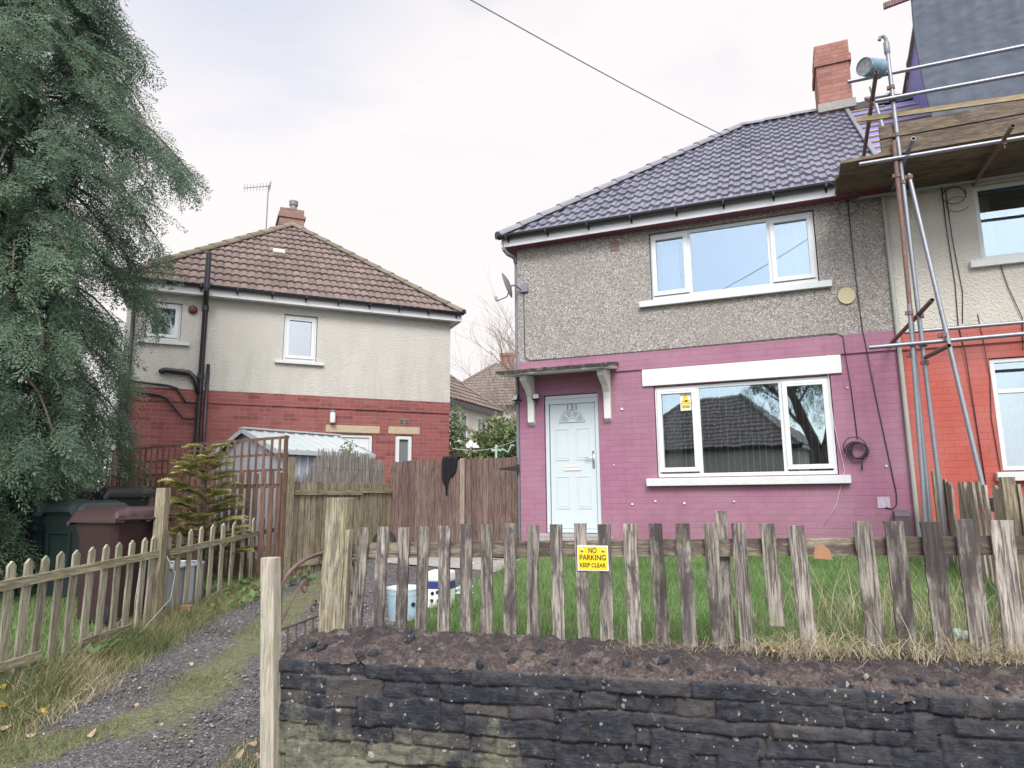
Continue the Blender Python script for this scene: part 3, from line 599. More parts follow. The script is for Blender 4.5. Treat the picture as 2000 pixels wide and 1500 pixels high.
for q in (.16, 1.36):
    b = MB(); b.prism([(q, -.003, 3.46), (q, -.42, 3.41), (q, -.42, 3.33), (q, -.33, 3.285), (q, -.18, 3.21), (q, -.10, 3.12), (q, -.08, 3.02), (q, -.08, 2.73), (q, -.003, 2.68)], (.10, 0, 0)); b.build('canopy_bracket', M_LINT, ca, bevel=.006)
av = MB(); av.box(1.52, 1.66, -.022, -.012, 5.30, 5.47)
for k in range(3): av.box(1.53, 1.585, -.03, -.02, 5.325 + k * .047, 5.35 + k * .047); av.box(1.60, 1.65, -.03, -.02, 5.325 + k * .047, 5.35 + k * .047)
av.build('air_brick', m_plain('terracotta_vent', (.25, .19, .17), .9, .2), pink)
pt = MB(); pt.lathe([(0, 0), (.09, .001), (.105, .004), (.11, .012)], n=18, m=Matrix.Translation((4.71, -.03, 4.22)) @ Matrix.Rotation(R(90), 4, 'X') @ Matrix.Diagonal((1, 1.1, 1, 1))); pt.build('plaster_patch', m_plain('yellowish_mortar', (.52, .47, .32), .9, .15, 20), pink)
for (t, z) in ((2.05, 1.53), (2.45, 1.50), (1.72, 1.49), (3.11, 1.52), (4.98, 1.95), (1.62, 2.87), (4.62, 2.98), (1.47, 2.05)):
    p = MB(); s = random.uniform(.014, .026); p.lathe([(0, .0), (s * .7, .002), (s, .009)], n=9, m=Matrix.Translation((t, -.01, z)) @ Matrix.Rotation(R(90), 4, 'X')); p.build('filled_hole', m_plain('hole_filler', (.62, .55, .57), .9, .2, 30) if 'hole_filler' not in MATS else MATS['hole_filler'], pink)
mp = MB(); mp.box(4.84, 4.98, -.008, -.002, 1.42, 1.56); mp.build('bare_patch', m_plain('pale_patch', (.46, .40, .52), .8, .4, 25), pink)
mb_ = MB(); mb_.box(5.0, 5.17, -.14, -.002, 1.05, 1.32); mb_.prism([(5.0, -.15, 1.32), (5.0, -.002, 1.32), (5.0, -.002, 1.40), (5.0, -.11, 1.37)], (.17, 0, 0)); mb_.build('meter_box', m_plain('grey_meter_box', (.12, .10, .115), .6, .2), pink, bevel=.01)
stp = MB(); stp.box(.24, 1.44, -.42, -.002, .55, 1.02); stp.box(.30, 1.36, -.30, .03, 1.02, 1.062); stp.build('doorstep', M_CONC, pink, bevel=.01)
# cables clipped to the front
def cable(parent, pts, r=.006, mat=None, name='cable'):
    c = MB(); c.tube(pts, r, 6); return c.build(name, mat or M_BLACK, parent, smooth=True)
cable(pink, [(.10, -.03, 4.93), (.105, -.028, 4.2), (.11, -.028, 3.76), (.2, -.028, 3.71), (.6, -.03, 3.705), (2, -.03, 3.70), (3.4, -.03, 3.705), (4.55, -.03, 3.715), (4.62, -.03, 3.66), (4.63, -.035, 3.4), (4.66, -.01, 3.0), (4.68, -.01, 2.3)])
cable(pink, [(4.83, -.03, 5.56), (4.83, -.03, 4.9), (4.84, -.035, 4.3), (4.86, -.03, 3.7), (4.88, -.034, 3.5), (4.93, -.01, 2.9), (5.0, -.01, 2.2), (5.06, -.012, 1.6), (5.05, -.012, 1.46), (5.0, -.012, 1.41), (4.92, -.012, 1.43)])
cable(pink, [(4.42, -.03, 3.44), (4.40, -.012, 3.1), (4.42, -.02, 2.5), (4.5, -.02, 1.9), (4.36, -.01, 1.45), (4.2, -.01, 1.2)], .0035, MATS['hole_filler'])
loop = [(4.82 + .13 * math.cos(a), -.04 - .004 * k, 5.42 + .11 * math.sin(a)) for k, a in enumerate([i * .45 for i in range(15)])]; cable(pink, loop, .005)
cl = MB()
for k in range(6):
    cx, cz, ra, rb = 4.66 + random.uniform(-.03, .03), 2.17 + random.uniform(-.04, .04), random.uniform(.085, .14), random.uniform(.09, .14); ph = random.random() * 6
    cl.tube([(cx + ra * math.cos(ph + i * .42), -.03 - .012 * k + .008 * math.sin(i), cz + rb * math.sin(ph + i * .42)) for i in range(17)], .0065, 6)
cl.tube([(4.55, -.05, 2.1), (4.50, -.05, 2.16), (4.58, -.05, 2.22)], .006, 6); cl.tube([(4.72, -.04, 2.05), (4.70, -.04, 1.95), (4.70, -.04, 1.90)], .009, 6)
tag(cl.build('coiled_cable', M_BLACK, None, smooth=True), 'black cable coiled and hung on the pink brick beside the downstairs window', 'cable'); bpy.data.objects['coiled_cable'].location = (PO[0], PO[1], 0); bpy.data.objects['coiled_cable'].rotation_euler = (0, 0, PTH)
# chimney shared at the party wall
ch = MB(); cx0, cx1, cy0, cy1 = 4.86, 5.42, RUN - OV - .32, RUN - OV + .45
ch.box(cx0, cx1, cy0, cy1, 8.3, 9.52); ch.box(cx0 - .035, cx1 + .035, cy0 - .035, cy1 + .035, 9.523, 9.66); ch.box(cx0 - .01, cx1 + .01, cy0 - .01, cy1 + .01, 9.663, 9.95)
co_ = ch.build('chimney', M_CHIM, pink)
fl = MB(); fl.box(cx0 - .03, cx1 + .04, cy0 - .06, cy0 - .003, 8.58, 8.74); fl.build('flashing', M_CONC, co_)
ct = MB(); ct.lathe([(.16, 0), (.15, .05), (.10, .075), (.02, .085)], ((cx0 + cx1) / 2 - .05, (cy0 + cy1) / 2, 9.952), 14); ct.build('chimney_cap', m_plain('terracotta', (.42, .24, .17), .85, .2), co_, smooth=True)

# ---- the red house, other half of the pair
red = thing('house', 'semi-detached house with red painted brick, cream roughcast above and its roof stripped under scaffold', 'house', (PO[0], PO[1], 0), PTH)
RX0, RX1 = PW, PW * 2
RWU = (6.27, 8.45, 4.49, 5.50); RWL = (6.21, 8.5, 1.85, 3.235)
a = MB(); wall_panel(a, RX0 + .003, RX1, .3, 3.67, (RWL,), .004); a.quad((RX1, 0, .3), (RX1, PD, .3), (RX1, PD, 3.67), (RX1, 0, 3.67)); a.quad((RX0, PD, .3), (RX1, PD, .3), (RX1, PD, 3.67), (RX0, PD, 3.67)); a.box(RX0 + .004, RX1, -.02, .003, 3.42, 3.667); a.build('lower_wall', M_REDP, red)
a = MB(); wall_panel(a, RX0 + .003, RX1, 3.67, 5.62, (RWU,), -.02); a.quad((RX1, -.02, 3.67), (RX1, PD, 3.67), (RX1, PD, 5.62), (RX1, -.02, 5.62)); a.quad((RX0, PD, 3.67), (RX1, PD, 3.67), (RX1, PD, 5.62), (RX0, PD, 5.62)); a.build('upper_wall', M_REND2, red)
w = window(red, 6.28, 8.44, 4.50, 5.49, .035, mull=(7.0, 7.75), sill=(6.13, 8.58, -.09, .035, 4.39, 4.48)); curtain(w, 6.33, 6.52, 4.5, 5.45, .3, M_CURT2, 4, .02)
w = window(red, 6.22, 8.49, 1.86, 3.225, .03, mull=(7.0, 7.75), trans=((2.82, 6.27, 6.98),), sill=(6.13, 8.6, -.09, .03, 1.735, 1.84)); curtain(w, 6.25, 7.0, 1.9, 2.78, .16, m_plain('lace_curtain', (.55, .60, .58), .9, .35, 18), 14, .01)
rf = MB(); rf.quad((RX0 + .05, -OV, EZ), (RX1 + OV, -OV, EZ), (RX1 - RUN + OV, RUN - OV, ZR), (RX0 + .05, RUN - OV, ZR)); rf.quad((RX1 + OV, -OV, EZ), (RX1 + OV, PD + OV, EZ), (RX1 - RUN + OV, RUN - OV, ZR)); rf.quad((RX1 + OV, PD + OV, EZ), (RX0, PD + OV, EZ), (RX0, RUN - OV, ZR), (RX1 - RUN + OV, RUN - OV, ZR)); ro = rf.build('roof', M_MEMB, red)
for k in range(13):
    s = .18 + k * .34; b = MB(); xr = min(6.55 + random.uniform(-.12, .12), RX1)
    b.box(RX0 + .06, xr if k < 12 else 5.9, -.019, .019, .004, .03, Matrix.Translation((0, -OV + s * CS, EZ + s * math.sin(R(40)))) @ Matrix.Rotation(R(40), 4, 'X')); b.build('batten', M_BATT, ro)
fe = MB(); vs, fs = [], []
for i in range(13):
    x = 5.32 + i * .12; lift = .06 + .05 * mnoise.noise(Vector((x * 4, 0, 0))); vs += [(x, RUN - OV - .34 + .05 * mnoise.noise(Vector((x * 3, 5, 0))), ZR - .29 + .05), (x, RUN - OV - .02, ZR + lift), (x, RUN - OV + .3, ZR - .2)]
for i in range(12):
    for j in range(2): k = i * 3 + j; fs.append((k, k + 3, k + 4, k + 1))
fe.add(vs, fs); fe.build('ridge_felt', M_FELT, red)
a = MB(); a.box(RX0, RX1, -OV - .005, -OV + .02, 5.555, 5.68); a.build('fascia', M_SBRD, red); a = MB(); a.box(RX0 + .003, RX1, -OV + .02, -.02, 5.567, 5.585); a.build('soffit', M_SBRD, red)
cable(red, [(5.93, -.03, 5.56), (5.93, -.035, 5.0), (5.95, -.03, 4.2), (5.93, -.034, 3.68), (5.97, -.03, 3.3), (6.0, -.01, 2.4), (6.03, -.01, 1.2)]); cable(red, [(5.97, -.03, 5.5), (5.98, -.035, 4.8), (6.02, -.03, 4.1), (5.98, -.03, 3.70)], .005)
cable(red, [(6.15, -.03, 3.8), (6.17, -.035, 3.5), (6.2, -.01, 3.0), (6.16, -.01, 2.5), (6.2, -.01, 1.4)], .0045); cable(red, [(6.45, -.035, 4.4), (6.50, -.035, 4.1), (6.60, -.04, 3.7), (6.56, -.04, 3.3)], .005)
cable(red, [(6.05 + .13 * math.cos(i * .45), -.04 - .003 * i, 5.38 + .12 * math.sin(i * .45)) for i in range(16)], .006); cable(red, [(6.08 + .13 * math.cos(i * .45 + 1), -.05, 5.26 + .10 * math.sin(i * .45 + 1)) for i in range(12)], .004)
# dormer being built on the red roof
DX, DY, DZT = 6.36, 1.15, 9.55
dz0 = EZ + (DY + OV) * TANP
cheek = MB(); cheek.prism([(DX, DY, dz0 - .05), (DX, RUN - OV, ZR - .02), (DX, RUN - OV + .2, 8.95), (DX, DY + .1, DZT)], (.06, 0, 0)); dm = cheek.build('dormer', M_MEMB, red)
fr = MB(); fr.box(DX + .06, 9.6, DY + .06, RUN, dz0 - .3, DZT - .02); fr.build('dormer_box', M_FELT, dm)
tb = MB(); tb.plank((DX - .03, RUN - OV + .25, 8.93), (DX - .03, DY - .02, DZT + .12), (0, 1, .2), .07, (1, 0, 0), .05, 2); tb.build('raking_timber', M_BATT, dm)
tb = MB(); tb.plank((5.7, DY - .10, 9.03), (8.8, DY - .06, 9.56), (0, 0, 1), .09, (0, 1, 0), .05, 3); tb.build('top_timber', M_BRN, dm)
# tarpaulin draped over the dormer front
vs, fs = [], []; nx_, nz_ = 150, 150
for i in range(nx_ + 1):
    for j in range(nz_ + 1):
        fx, fz = i / nx_, j / nz_; x = DX - .14 + .14 * fz ** .3 * 0 + fx * 3.2; z = dz0 - .32 + fz * (DZT - dz0 + .6)
        x -= (.16 * math.sin(fz * 2.6)) * (1 - fx) ** 3
        n = mnoise.noise(Vector((x * .9, z * .8, 2))); n2_ = mnoise.ridged_multi_fractal(Vector((x * 2.0 + z * 1.2, z * 3.2 - x * 1.4, 1)), 0.9, 2.1, 5, 1.0, 2.0) - 1.2
        fo = mnoise.noise(Vector((x * 5.5, z * .45, 3))); yy = DY - .08 - .06 * n - .0075 * n2_ - .022 * fo - .35 * max(0, .18 - fz) + .0
        vs.append((x, yy, z))
for i in range(nx_):
    for j in range(nz_): k = i * (nz_ + 1) + j; fs.append((k, k + nz_ + 1, k + nz_ + 2, k + 1))
tp = MB(); tp.add(vs, fs); t = tp.build('tarpaulin', M_TARP, None, smooth=True); sd = t.modifiers.new('thick', 'SOLIDIFY'); sd.thickness = .006
t.location = (PO[0], PO[1], 0); t.rotation_euler = (0, 0, PTH); tag(t, 'crumpled black plastic tarpaulin sheeting the roof dormer behind the scaffold', 'tarpaulin')

# ---- the cream and brick house on the left: local x from its right front corner (negative to the left)
LO = (-1.409, 15.0); LTH = R(24.4); LW = 2 * (3.43 - OV); LR = 3.43; LD = 11.0
lh = thing('house', 'detached-looking house with cream render above red brick and a brown hipped tile roof', 'house', (LO[0], LO[1], 0), LTH)
LWA = (-3.595, -2.925, 4.40, 5.375); LWB = (-6.10, -5.49, 4.63, 5.375); LDR = (-2.53, -1.70, .95, 2.935); LSW = (-1.215, -.83, 1.75, 2.94)
a = MB(); wall_panel(a, -LW, 0, .2, 3.70, (LDR, LSW)); a.quad((0, 0, .2), (0, LD, .2), (0, LD, 3.7), (0, 0, 3.7)); a.quad((-LW, 0, .2), (-LW, LD, .2), (-LW, LD, 3.7), (-LW, 0, 3.7)); a.quad((-LW, LD, .2), (0, LD, .2), (0, LD, 3.7), (-LW, LD, 3.7)); a.box(-LW - .01, .012, -.022, -.001, 3.45, 3.697); a.build('lower_wall', M_BRICK, lh)
a = MB(); wall_panel(a, -LW, 0, 3.70, 5.60, (LWA, LWB), -.014); a.quad((.012, -.014, 3.7), (.012, LD, 3.7), (.012, LD, 5.6), (.012, -.014, 5.6)); a.quad((0, -.014, 3.7), (.012, -.014, 3.7), (.012, -.014, 5.6), (0, -.014, 5.6)); a.quad((-LW, -.014, 3.7), (-LW, LD, 3.7), (-LW, LD, 5.6), (-LW, -.014, 5.6)); a.quad((-LW, LD, 3.7), (0, LD, 3.7), (0, LD, 5.6), (-LW, LD, 5.6)); a.build('upper_wall', M_REND, lh)
LZR = EZ + LR * TANP; LSL = LR / CS; ax = OV - LR
tiled('roof', M_TILE2, lh, (-LW - OV, -OV, EZ), (1, 0, 0), (0, CS, math.sin(R(40))), LSL, lambda r: r * CS, lambda r: 2 * LR - r * CS, .335, .155, .028, 'wave')
tiled('roof_side', M_TILE2, lh, (OV, -OV, EZ), (0, 1, 0), (-CS, 0, math.sin(R(40))), LSL, lambda r: r * CS, lambda r: LD, .335, .155, .028, 'wave')
a = MB(); a.quad((-LW - OV, -OV, EZ), (ax, LR - OV, LZR), (ax, LD, LZR), (-LW - OV, LD, EZ)); a.build('far_roof', M_TILE2, lh)
caps('hip_tiles', M_HIP2, lh, (OV + .02, -OV - .02, EZ + .03), (ax, LR - OV, LZR + .03)); caps('hip_tiles', M_HIP2, lh, (-LW - OV, -OV - .02, EZ + .03), (ax, LR - OV, LZR + .03)); caps('ridge_tiles', M_HIP2, lh, (ax, LR - OV, LZR + .03), (ax, LD, LZR + .03))
eaves(lh, -LW - OV + .03, OV - .03, -OV - .01, 5.535, .14, yin=-.014)
a = MB(); a.box(OV - .03, OV - .01, -OV, LD, 5.535, 5.675); a.build('fascia', M_UPVC, lh); a = MB(); a.box(.012, OV - .03, -.01, LD, 5.547, 5.565); a.build('soffit', M_UPVC, lh)
window(lh, LWA[0] + .01, LWA[1] - .01, LWA[2] + .01, LWA[3] - .01, .035, sashes=((LWA[0] + .05, LWA[1] - .05, LWA[2] + .06, LWA[3] - .05),), sill=(-3.75, -2.78, -.08, .035, 4.33, 4.39), glass=M_GLASS2)
w = window(lh, LWB[0] + .01, LWB[1] - .01, LWB[2] + .01, LWB[3] - .01, .035, sashes=((LWB[0] + .05, LWB[1] - .05, LWB[2] + .06, LWB[3] - .05),), sill=(-6.2, -5.32, -.08, .035, 4.54, 4.60), glass=M_GLASS2)
frost = m_plain('frosted_glass', (.17, .19, .20), .25, .5, 45.0, spec=.6)
window(lh, LSW[0] + .01, LSW[1] - .01, LSW[2] + .01, LSW[3] - .01, .03, sashes=((LSW[0] + .03, LSW[1] - .03, LSW[2] + .03, LSW[3] - .03),), frost=frost, room=False)
a = MB(); frame_bars(a, LDR[0] + .01, LDR[1] - .01, LDR[2], LDR[3] - .01, .03, .09, .06); df = a.build('door_frame', M_UPVC, lh, bevel=.005)
a = MB(); a.box(-2.455, -1.775, .055, .09, .98, 2.86); dl = a.build('door', M_UPVC, df)
a = MB(); a.box(-2.36, -2.19, .048, .054, 1.9, 2.66); a.box(-2.04, -1.87, .048, .054, 1.9, 2.66); a.build('door_glass', frost, dl)
a = MB(); frame_bars(a, -2.39, -2.16, 1.87, 2.69, .040, .056, .03); frame_bars(a, -2.07, -1.84, 1.87, 2.69, .040, .056, .03); a.build('door_beading', M_UPVC, dl)
a = text_mesh('2', .13, Matrix.Translation((-2.115, .053, 2.5)) @ UPRIGHT); a.materials.append(M_DGREY); link('door_number', a, dl)
a = MB(); a.box(-2.68, -1.56, -.012, .05, 2.96, 3.11); a.build('door_lintel', M_STONEL, lh, bevel=.006); a = MB(); a.box(-1.37, -.68, -.012, .05, 2.965, 3.12); a.build('window_lintel', M_STONEL, lh, bevel=.006)
a = MB(); a.box(-1.13, -.92, -.008, -.002, 3.16, 3.30)
vent = a.build('air_brick', MATS['terracotta_vent'], lh); a = MB()
for k in range(3): a.box(-1.12, -1.04, -.012, -.007, 3.18 + k * .038, 3.197 + k * .038); a.box(-1.01, -.93, -.012, -.007, 3.18 + k * .038, 3.197 + k * .038)
a.build('vent_slot', M_INK, vent)
# soil stack and waste pipes
px = -5.08
a = MB(); a.tube([(px, -.10, .4), (px, -.10, 5.35), (px, -.20, 5.47), (px, -.40, 5.58), (px, -.40, 6.35)], .052, 12)
for z in (2.6, 3.95, 5.3): a.tube([(px, -.10, z - .05), (px, -.10, z + .05)], .066, 12)
a.tube([(px, -.40, 5.62), (px, -.40, 5.75)], .066, 12); sk = a.build('soil_stack', M_BLACK, lh, smooth=True, auto=40)
a = MB(); a.tube([(px, -.10, 3.60), (px - .1, -.10, 3.90), (px - .2, -.10, 4.0), (px - .62, -.10, 4.03), (px - .70, -.05, 4.0)], .055, 10); a.tube([(px, -.10, 3.42), (px - .22, -.08, 3.44), (px - .40, -.06, 3.70), (px - .55, -.06, 3.74), (px - 1.25, -.06, 3.80)], .024, 8); a.tube([(px, -.10, 3.12), (px - .25, -.08, 3.13), (px - .55, -.06, 3.50), (px - .68, -.06, 3.55), (px - 1.2, -.06, 3.62)], .024, 8); a.build('waste_pipe', M_BLACK, sk, smooth=True)
a = MB(); a.tube([(px + .12, -.07, .4), (px + .12, -.07, 4.2)], .033, 10); a.build('downpipe', M_BLACK, lh, smooth=True); a = MB(); a.tube([(-6.30, -.06, 5.5), (-6.30, -.06, .4)], .036, 10); a.build('downpipe', M_BLACK, lh, smooth=True)
a = MB(); a.box(ax - .31, ax + .31, LR - OV + .14, LR - OV + .90, 8.0, 8.86); a.box(ax - .345, ax + .345, LR - OV + .105, LR - OV + .935, 8.863, 8.94); a.box(ax - .30, ax + .30, LR - OV + .15, LR - OV + .89, 8.943, 9.12); c2 = a.build('chimney', M_CHIM2, lh)
a = MB(); a.lathe([(.31, 0), (.28, .06), (.17, .1), (0, .11)], (ax, LR - OV + .52, 9.122), 12); a.build('mortar_cap', MATS['mossy_hip_tiles'], c2); a = MB(); a.lathe([(.09, 0), (.09, .12)], (ax + .05, LR - OV + .42, 9.20), 12); a.lathe([(.11, .12), (.12, .24), (.08, .25), (0, .25)], (ax + .05, LR - OV + .42, 9.20), 12); a.build('flue_cowl', M_GREYP, c2, smooth=True, auto=40)
rv = LR * .48; a = MB(); a.box(-.13, .13, -.08, .14, .05, .15, Matrix.Translation((-3.65, -OV + rv, EZ + rv * TANP)) @ Matrix.Rotation(R(40), 4, 'X')); a.build('roof_vent', m_plain('pale_vent', (.5, .46, .43), .8, .15), lh, bevel=.01)
#==HOUSES_END
# ---- houses further back between the two
def far_house(label, o, th, wx, dy, ez, gzv, run, wallmat, roofmat, wins, chim=None, lower=None):
    h = thing('house', label, 'house', (o[0], o[1], 0), th, None)
    a = MB(); a.quad((0, 0, gzv), (wx, 0, gzv), (wx, 0, ez - .1), (0, 0, ez - .1)); a.quad((0, dy, gzv), (wx, dy, gzv), (wx, dy, ez - .1), (0, dy, ez - .1)); a.quad((0, 0, gzv), (0, dy, gzv), (0, dy, ez - .1), (0, 0, ez - .1)); a.quad((wx, 0, gzv), (wx, dy, gzv), (wx, dy, ez - .1), (wx, 0, ez - .1)); a.build('wall', wallmat, h)
    sl = run / CS; ov = .25; zr = ez + run * TANP
    tiled('roof', roofmat, h, (-ov, -ov, ez), (1, 0, 0), (0, CS, math.sin(R(40))), sl, lambda r: r * CS, lambda r: wx + 2 * ov - r * CS, .34, .26, .035, 'wave')
    tiled('roof_end', roofmat, h, (-ov, dy + ov, ez), (0, -1, 0), (CS, 0, math.sin(R(40))), sl, lambda r: r * CS, lambda r: dy + 2 * ov - r * CS, .34, .26, .035, 'wave')
    tiled('roof_end', roofmat, h, (wx + ov, -ov, ez), (0, 1, 0), (-CS, 0, math.sin(R(40))), sl, lambda r: r * CS, lambda r: dy + 2 * ov - r * CS, .34, .26, .035, 'wave')
    a = MB(); a.quad((-ov, dy + ov, ez), (wx + ov, dy + ov, ez), (wx + ov - run, run - ov, zr), (run - ov, run - ov, zr)); a.build('rear_roof', roofmat, h)
    for p in ((-ov, -ov), (wx + ov, -ov)): caps('hip_tiles', M_TILE3, h, (p[0], p[1], ez + .03), (run - ov if p[0] < 1 else wx + ov - run, run - ov, zr + .03))
    a = MB(); a.box(-ov, wx + ov, -ov - .03, -ov, ez - .16, ez - .02); a.box(-ov - .03, -ov, -ov, dy + ov, ez - .16, ez - .02); a.box(wx + ov, wx + ov + .03, -ov, dy + ov, ez - .16, ez - .02); a.build('fascia', M_BLACK, h)
    a = MB(); a.box(-ov, wx + ov, -ov, dy + ov, ez - .14, ez - .11); a.build('soffit', M_UPVC, h)
    for (x0, x1, z0, z1) in wins: window(h, x0, x1, z0, z1, -.03, mull=((x0 + x1) / 2,), room=False, frost=MATS['frosted_glass'], sill=(x0 - .1, x1 + .1, -.1, -.03, z0 - .1, z0))
    if chim:
        a = MB(); x, yy, z0, z1 = chim; a.box(x - .42, x + .42, yy - .3, yy + .3, z0, z1 - .2); a.box(x - .47, x + .47, yy - .35, yy + .35, z1 - .197, z1 - .1); a.box(x - .43, x + .43, yy - .31, yy + .31, z1 - .097, z1); a.build('chimney', M_CHIM, h)
    return h
d2 = Vector((-0.67, 29.0)) - Vector((-2.3, 25.1)); t2 = math.atan2(d2.y, d2.x); o2 = Vector((-0.75, 28.8)) - d2.normalized() * 12
h2 = far_house('cream house with mossy brown roof showing behind the brick house corner', (o2.x, o2.y), t2, 12, 6.8, 5.2, .5, 3.6, M_REND2, M_TILE2, ((8.2, 9.3, 3.7, 4.8), (10.2, 11.0, 3.7, 4.8), (8.2, 9.4, 1.2, 2.4)))
a = MB(); a.tube([(7.6, -.05, 5.1), (7.6, -.05, .5)], .05, 8); a.build('downpipe', M_BLACK, h2)
h3 = far_house('dark tiled hipped roof house with red chimney farthest away between the houses', (-5.5, 40.8), R(-12), 9, 7.5, 6.9, .5, 4.0, M_REND2, M_TILE3, ((4.5, 6.2, 5.0, 6.2), (2.6, 3.5, 5.0, 6.2)), chim=(4.5, 3.9, 9.5, 10.95))
#==OBJECTS
# ------------------------------------------------------------------ scaffold
sc = thing('scaffold', 'galvanised tube scaffold with timber board platform standing before the red house', 'scaffold', (PO[0], PO[1], 0), PTH)
def tube_part(name, p0, p1, mat=M_GALV, r=.0242, par=sc):
    p0, p1 = Vector(p0), Vector(p1); b = MB(); d = (p1 - p0).normalized(); a = d.orthogonal().normalized(); c = d.cross(a); n = 12; vs = []
    for q, rr in ((p0 + d * .12, r * .8), (p0, r * .8), (p0, r), (p1, r), (p1, r * .8), (p1 - d * .12, r * .8)):
        vs += [q + (a * math.cos(k * 2 * math.pi / n) + c * math.sin(k * 2 * math.pi / n)) * rr for k in range(n)]
    fs = [(i*n+k, i*n+(k+1) % n, (i+1)*n+(k+1) % n, (i+1)*n+k) for i in range(5) for k in range(n)] + [tuple(range(n)), tuple(range(5*n, 6*n))]
    b.add(vs, fs); return b.build(name, mat, par, smooth=True, auto=40)
def coupler(p, ax=(0, 0, 1)):
    q = Vector(ax).to_track_quat('Z', 'Y').to_matrix().to_4x4(); M = Matrix.Translation(p) @ q; b = MB()
    b.lathe([(.026, -.024), (.034, -.022), (.034, .022), (.026, .024)], n=12, m=M); b.box(-.014, .014, -.055, -.03, -.02, .02, M); b.box(-.006, .006, -.10, -.05, -.006, .006, M); b.box(.03, .05, -.02, .02, -.02, .02, M)
    b.build('coupler', M_RUST, sc)
YD = -1.17
tube_part('standard', (5.225, YD - .03, 3.52), (5.25, YD - .03, 5.72), M_RUST); tube_part('standard', (5.135, YD - .03, .72), (5.225, YD - .03, 3.72)); tube_part('standard', (5.20, YD + .04, .72), (5.245, YD + .04, 3.98))
tube_part('standard', (5.33, YD, .72), (5.29, YD, 6.98)); tube_part('standard', (5.44, -.35, 5.3), (5.20, -.35, 6.95)); tube_part('raker', (5.74, -1.5, .72), (5.375, YD + .03, 5.30))
for t in (7.4, 9.6): tube_part('standard', (t, YD, .72), (t, YD, 6.9)); tube_part('standard', (t, -.2, .72), (t, -.2, 5.7))
tube_part('ledger', (4.77, YD - .07, 3.25), (10.2, YD - .07, 3.31)); tube_part('ledger', (5.30, -.25, 3.60), (10.2, -.25, 3.60)); tube_part('ledger', (4.86, YD - .055, 5.49), (10.2, YD - .055, 5.46)); tube_part('ledger', (4.95, -.16, 5.50), (10.2, -.16, 5.50))
tube_part('guard_rail', (4.84, YD + .05, 6.64), (10.2, YD + .05, 6.60)); tube_part('guard_rail', (5.10, YD - .05, 6.26), (10.2, YD - .05, 6.18))
tube_part('transom', (5.16, -.05, 3.50), (5.37, -1.62, 3.64), M_RUST); tube_part('transom', (5.33, YD - .02, 3.10), (5.44, -1.78, 3.10), M_RUST)
for t in (5.37, 6.30, 7.5, 8.7): tube_part('transom', (t - .02, -.03, 5.555 if t < 6 else 5.50), (t + .02, -1.52, 5.555 if t < 6 else 5.50), M_RUST if t > 6 else M_GALV)
tube_part('transom', (5.05, -.10, 6.02), (5.08, -1.62, 6.40), M_RUST); tube_part('transom', (5.0, YD, 6.34), (5.32, YD + .05, 6.36))
for p, ax in (((5.225, YD - .03, 3.62), (0, 0, 1)), ((5.33, YD, 3.25), (0, 0, 1)), ((5.33, YD, 3.58), (0, 0, 1)), ((5.30, YD, 5.50), (0, 0, 1)), ((5.245, YD - .03, 5.28), (0, 0, 1)), ((5.30, YD, 5.20), (0, 0, 1)), ((5.30, YD, 5.80), (0, 0, 1)), ((5.30, YD, 6.26), (0, 0, 1)), ((5.295, YD, 6.42), (0, 0, 1)), ((5.38, YD + .02, 5.26), (0, 0, 1)), ((5.44, -1.60, 3.25), (0, 0, 1)), ((5.33, YD, 3.04), (0, 0, 1)), ((5.20, YD, 3.14), (0, 0, 1)), ((6.31, YD - .05, 5.49), (1, 0, 0)), ((5.07, -1.2, 6.30), (0, 1, .2)), ((5.07, -.9, 6.22), (0, 1, .2))): coupler(p, ax)
b = MB(); b.lathe([(.026, 6.86), (.034, 6.88), (.034, 7.02), (.026, 7.03)], (5.29, YD, 0), 12); b.tube([(5.29, YD, 7.0), (5.29, YD, 7.07), (5.27, YD, 7.11), (5.235, YD, 7.11), (5.22, YD, 7.07)], .022, 8); b.build('lifting_hook', M_GREYP, sc, smooth=True, auto=40)
for k in range(5):
    b = MB(); random.seed(20 + k); b.cur = random.random(); x0 = 4.66 + random.uniform(-.02, .02); yy = -.20 - k * .212
    b.plank((x0, yy, 5.595), (10.1, yy, 5.595), (0, 1, 0), .206, (0, 0, 1), .038, 14, .003); b.build('platform_board', M_SBRD, sc)
for (x0, yy, z, h) in ((5.12, -1.125, 5.70, .17), (5.12, -1.12, 5.885, .16), (5.13, -.11, 5.70, .17)):
    b = MB(); b.cur = random.random(); b.plank((x0, yy, z), (10.1, yy, z), (0, 0, 1), h, (0, 1, 0), .038, 14, .004); b.build('toe_board', M_SBRD, sc)
b = MB(); b.plank((4.90, YD + .08, 6.13), (9.6, YD + .08, 5.84), (0, 0, 1), .06, (0, 1, 0), .03, 6); b.build('timber_rail', M_BATT, sc)
bu = Vector(PW3(5.07, -1.36, 6.62)); axis_ = (Matrix.Rotation(PTH, 3, 'Z') @ Vector((-.66, -.72, -.16))).normalized()
bk = thing('bucket', 'dented blue metal bucket splashed with cement hung on its side from the scaffold top', 'bucket', bu); M = axis_.to_track_quat('Z', 'Y').to_matrix().to_4x4()
b = MB(); M = M @ Matrix.Scale(.74, 4); b.lathe([(.150, -.20), (.158, -.20), (.158, -.18), (.150, -.17), (.146, 0), (.150, .02), (.146, .04), (.136, .16), (.140, .165), (.140, .175), (.132, .175), (.128, .16), (.14, -.16), (.148, -.2)], n=28, m=M); b.build('bucket_body', M_BLUEB, bk, smooth=True, auto=35)
b = MB(); b.lathe([(.0, .155), (.06, .157), (.131, .16)], n=24, m=M); b.build('bucket_base', M_BUCKB, bk, smooth=True)
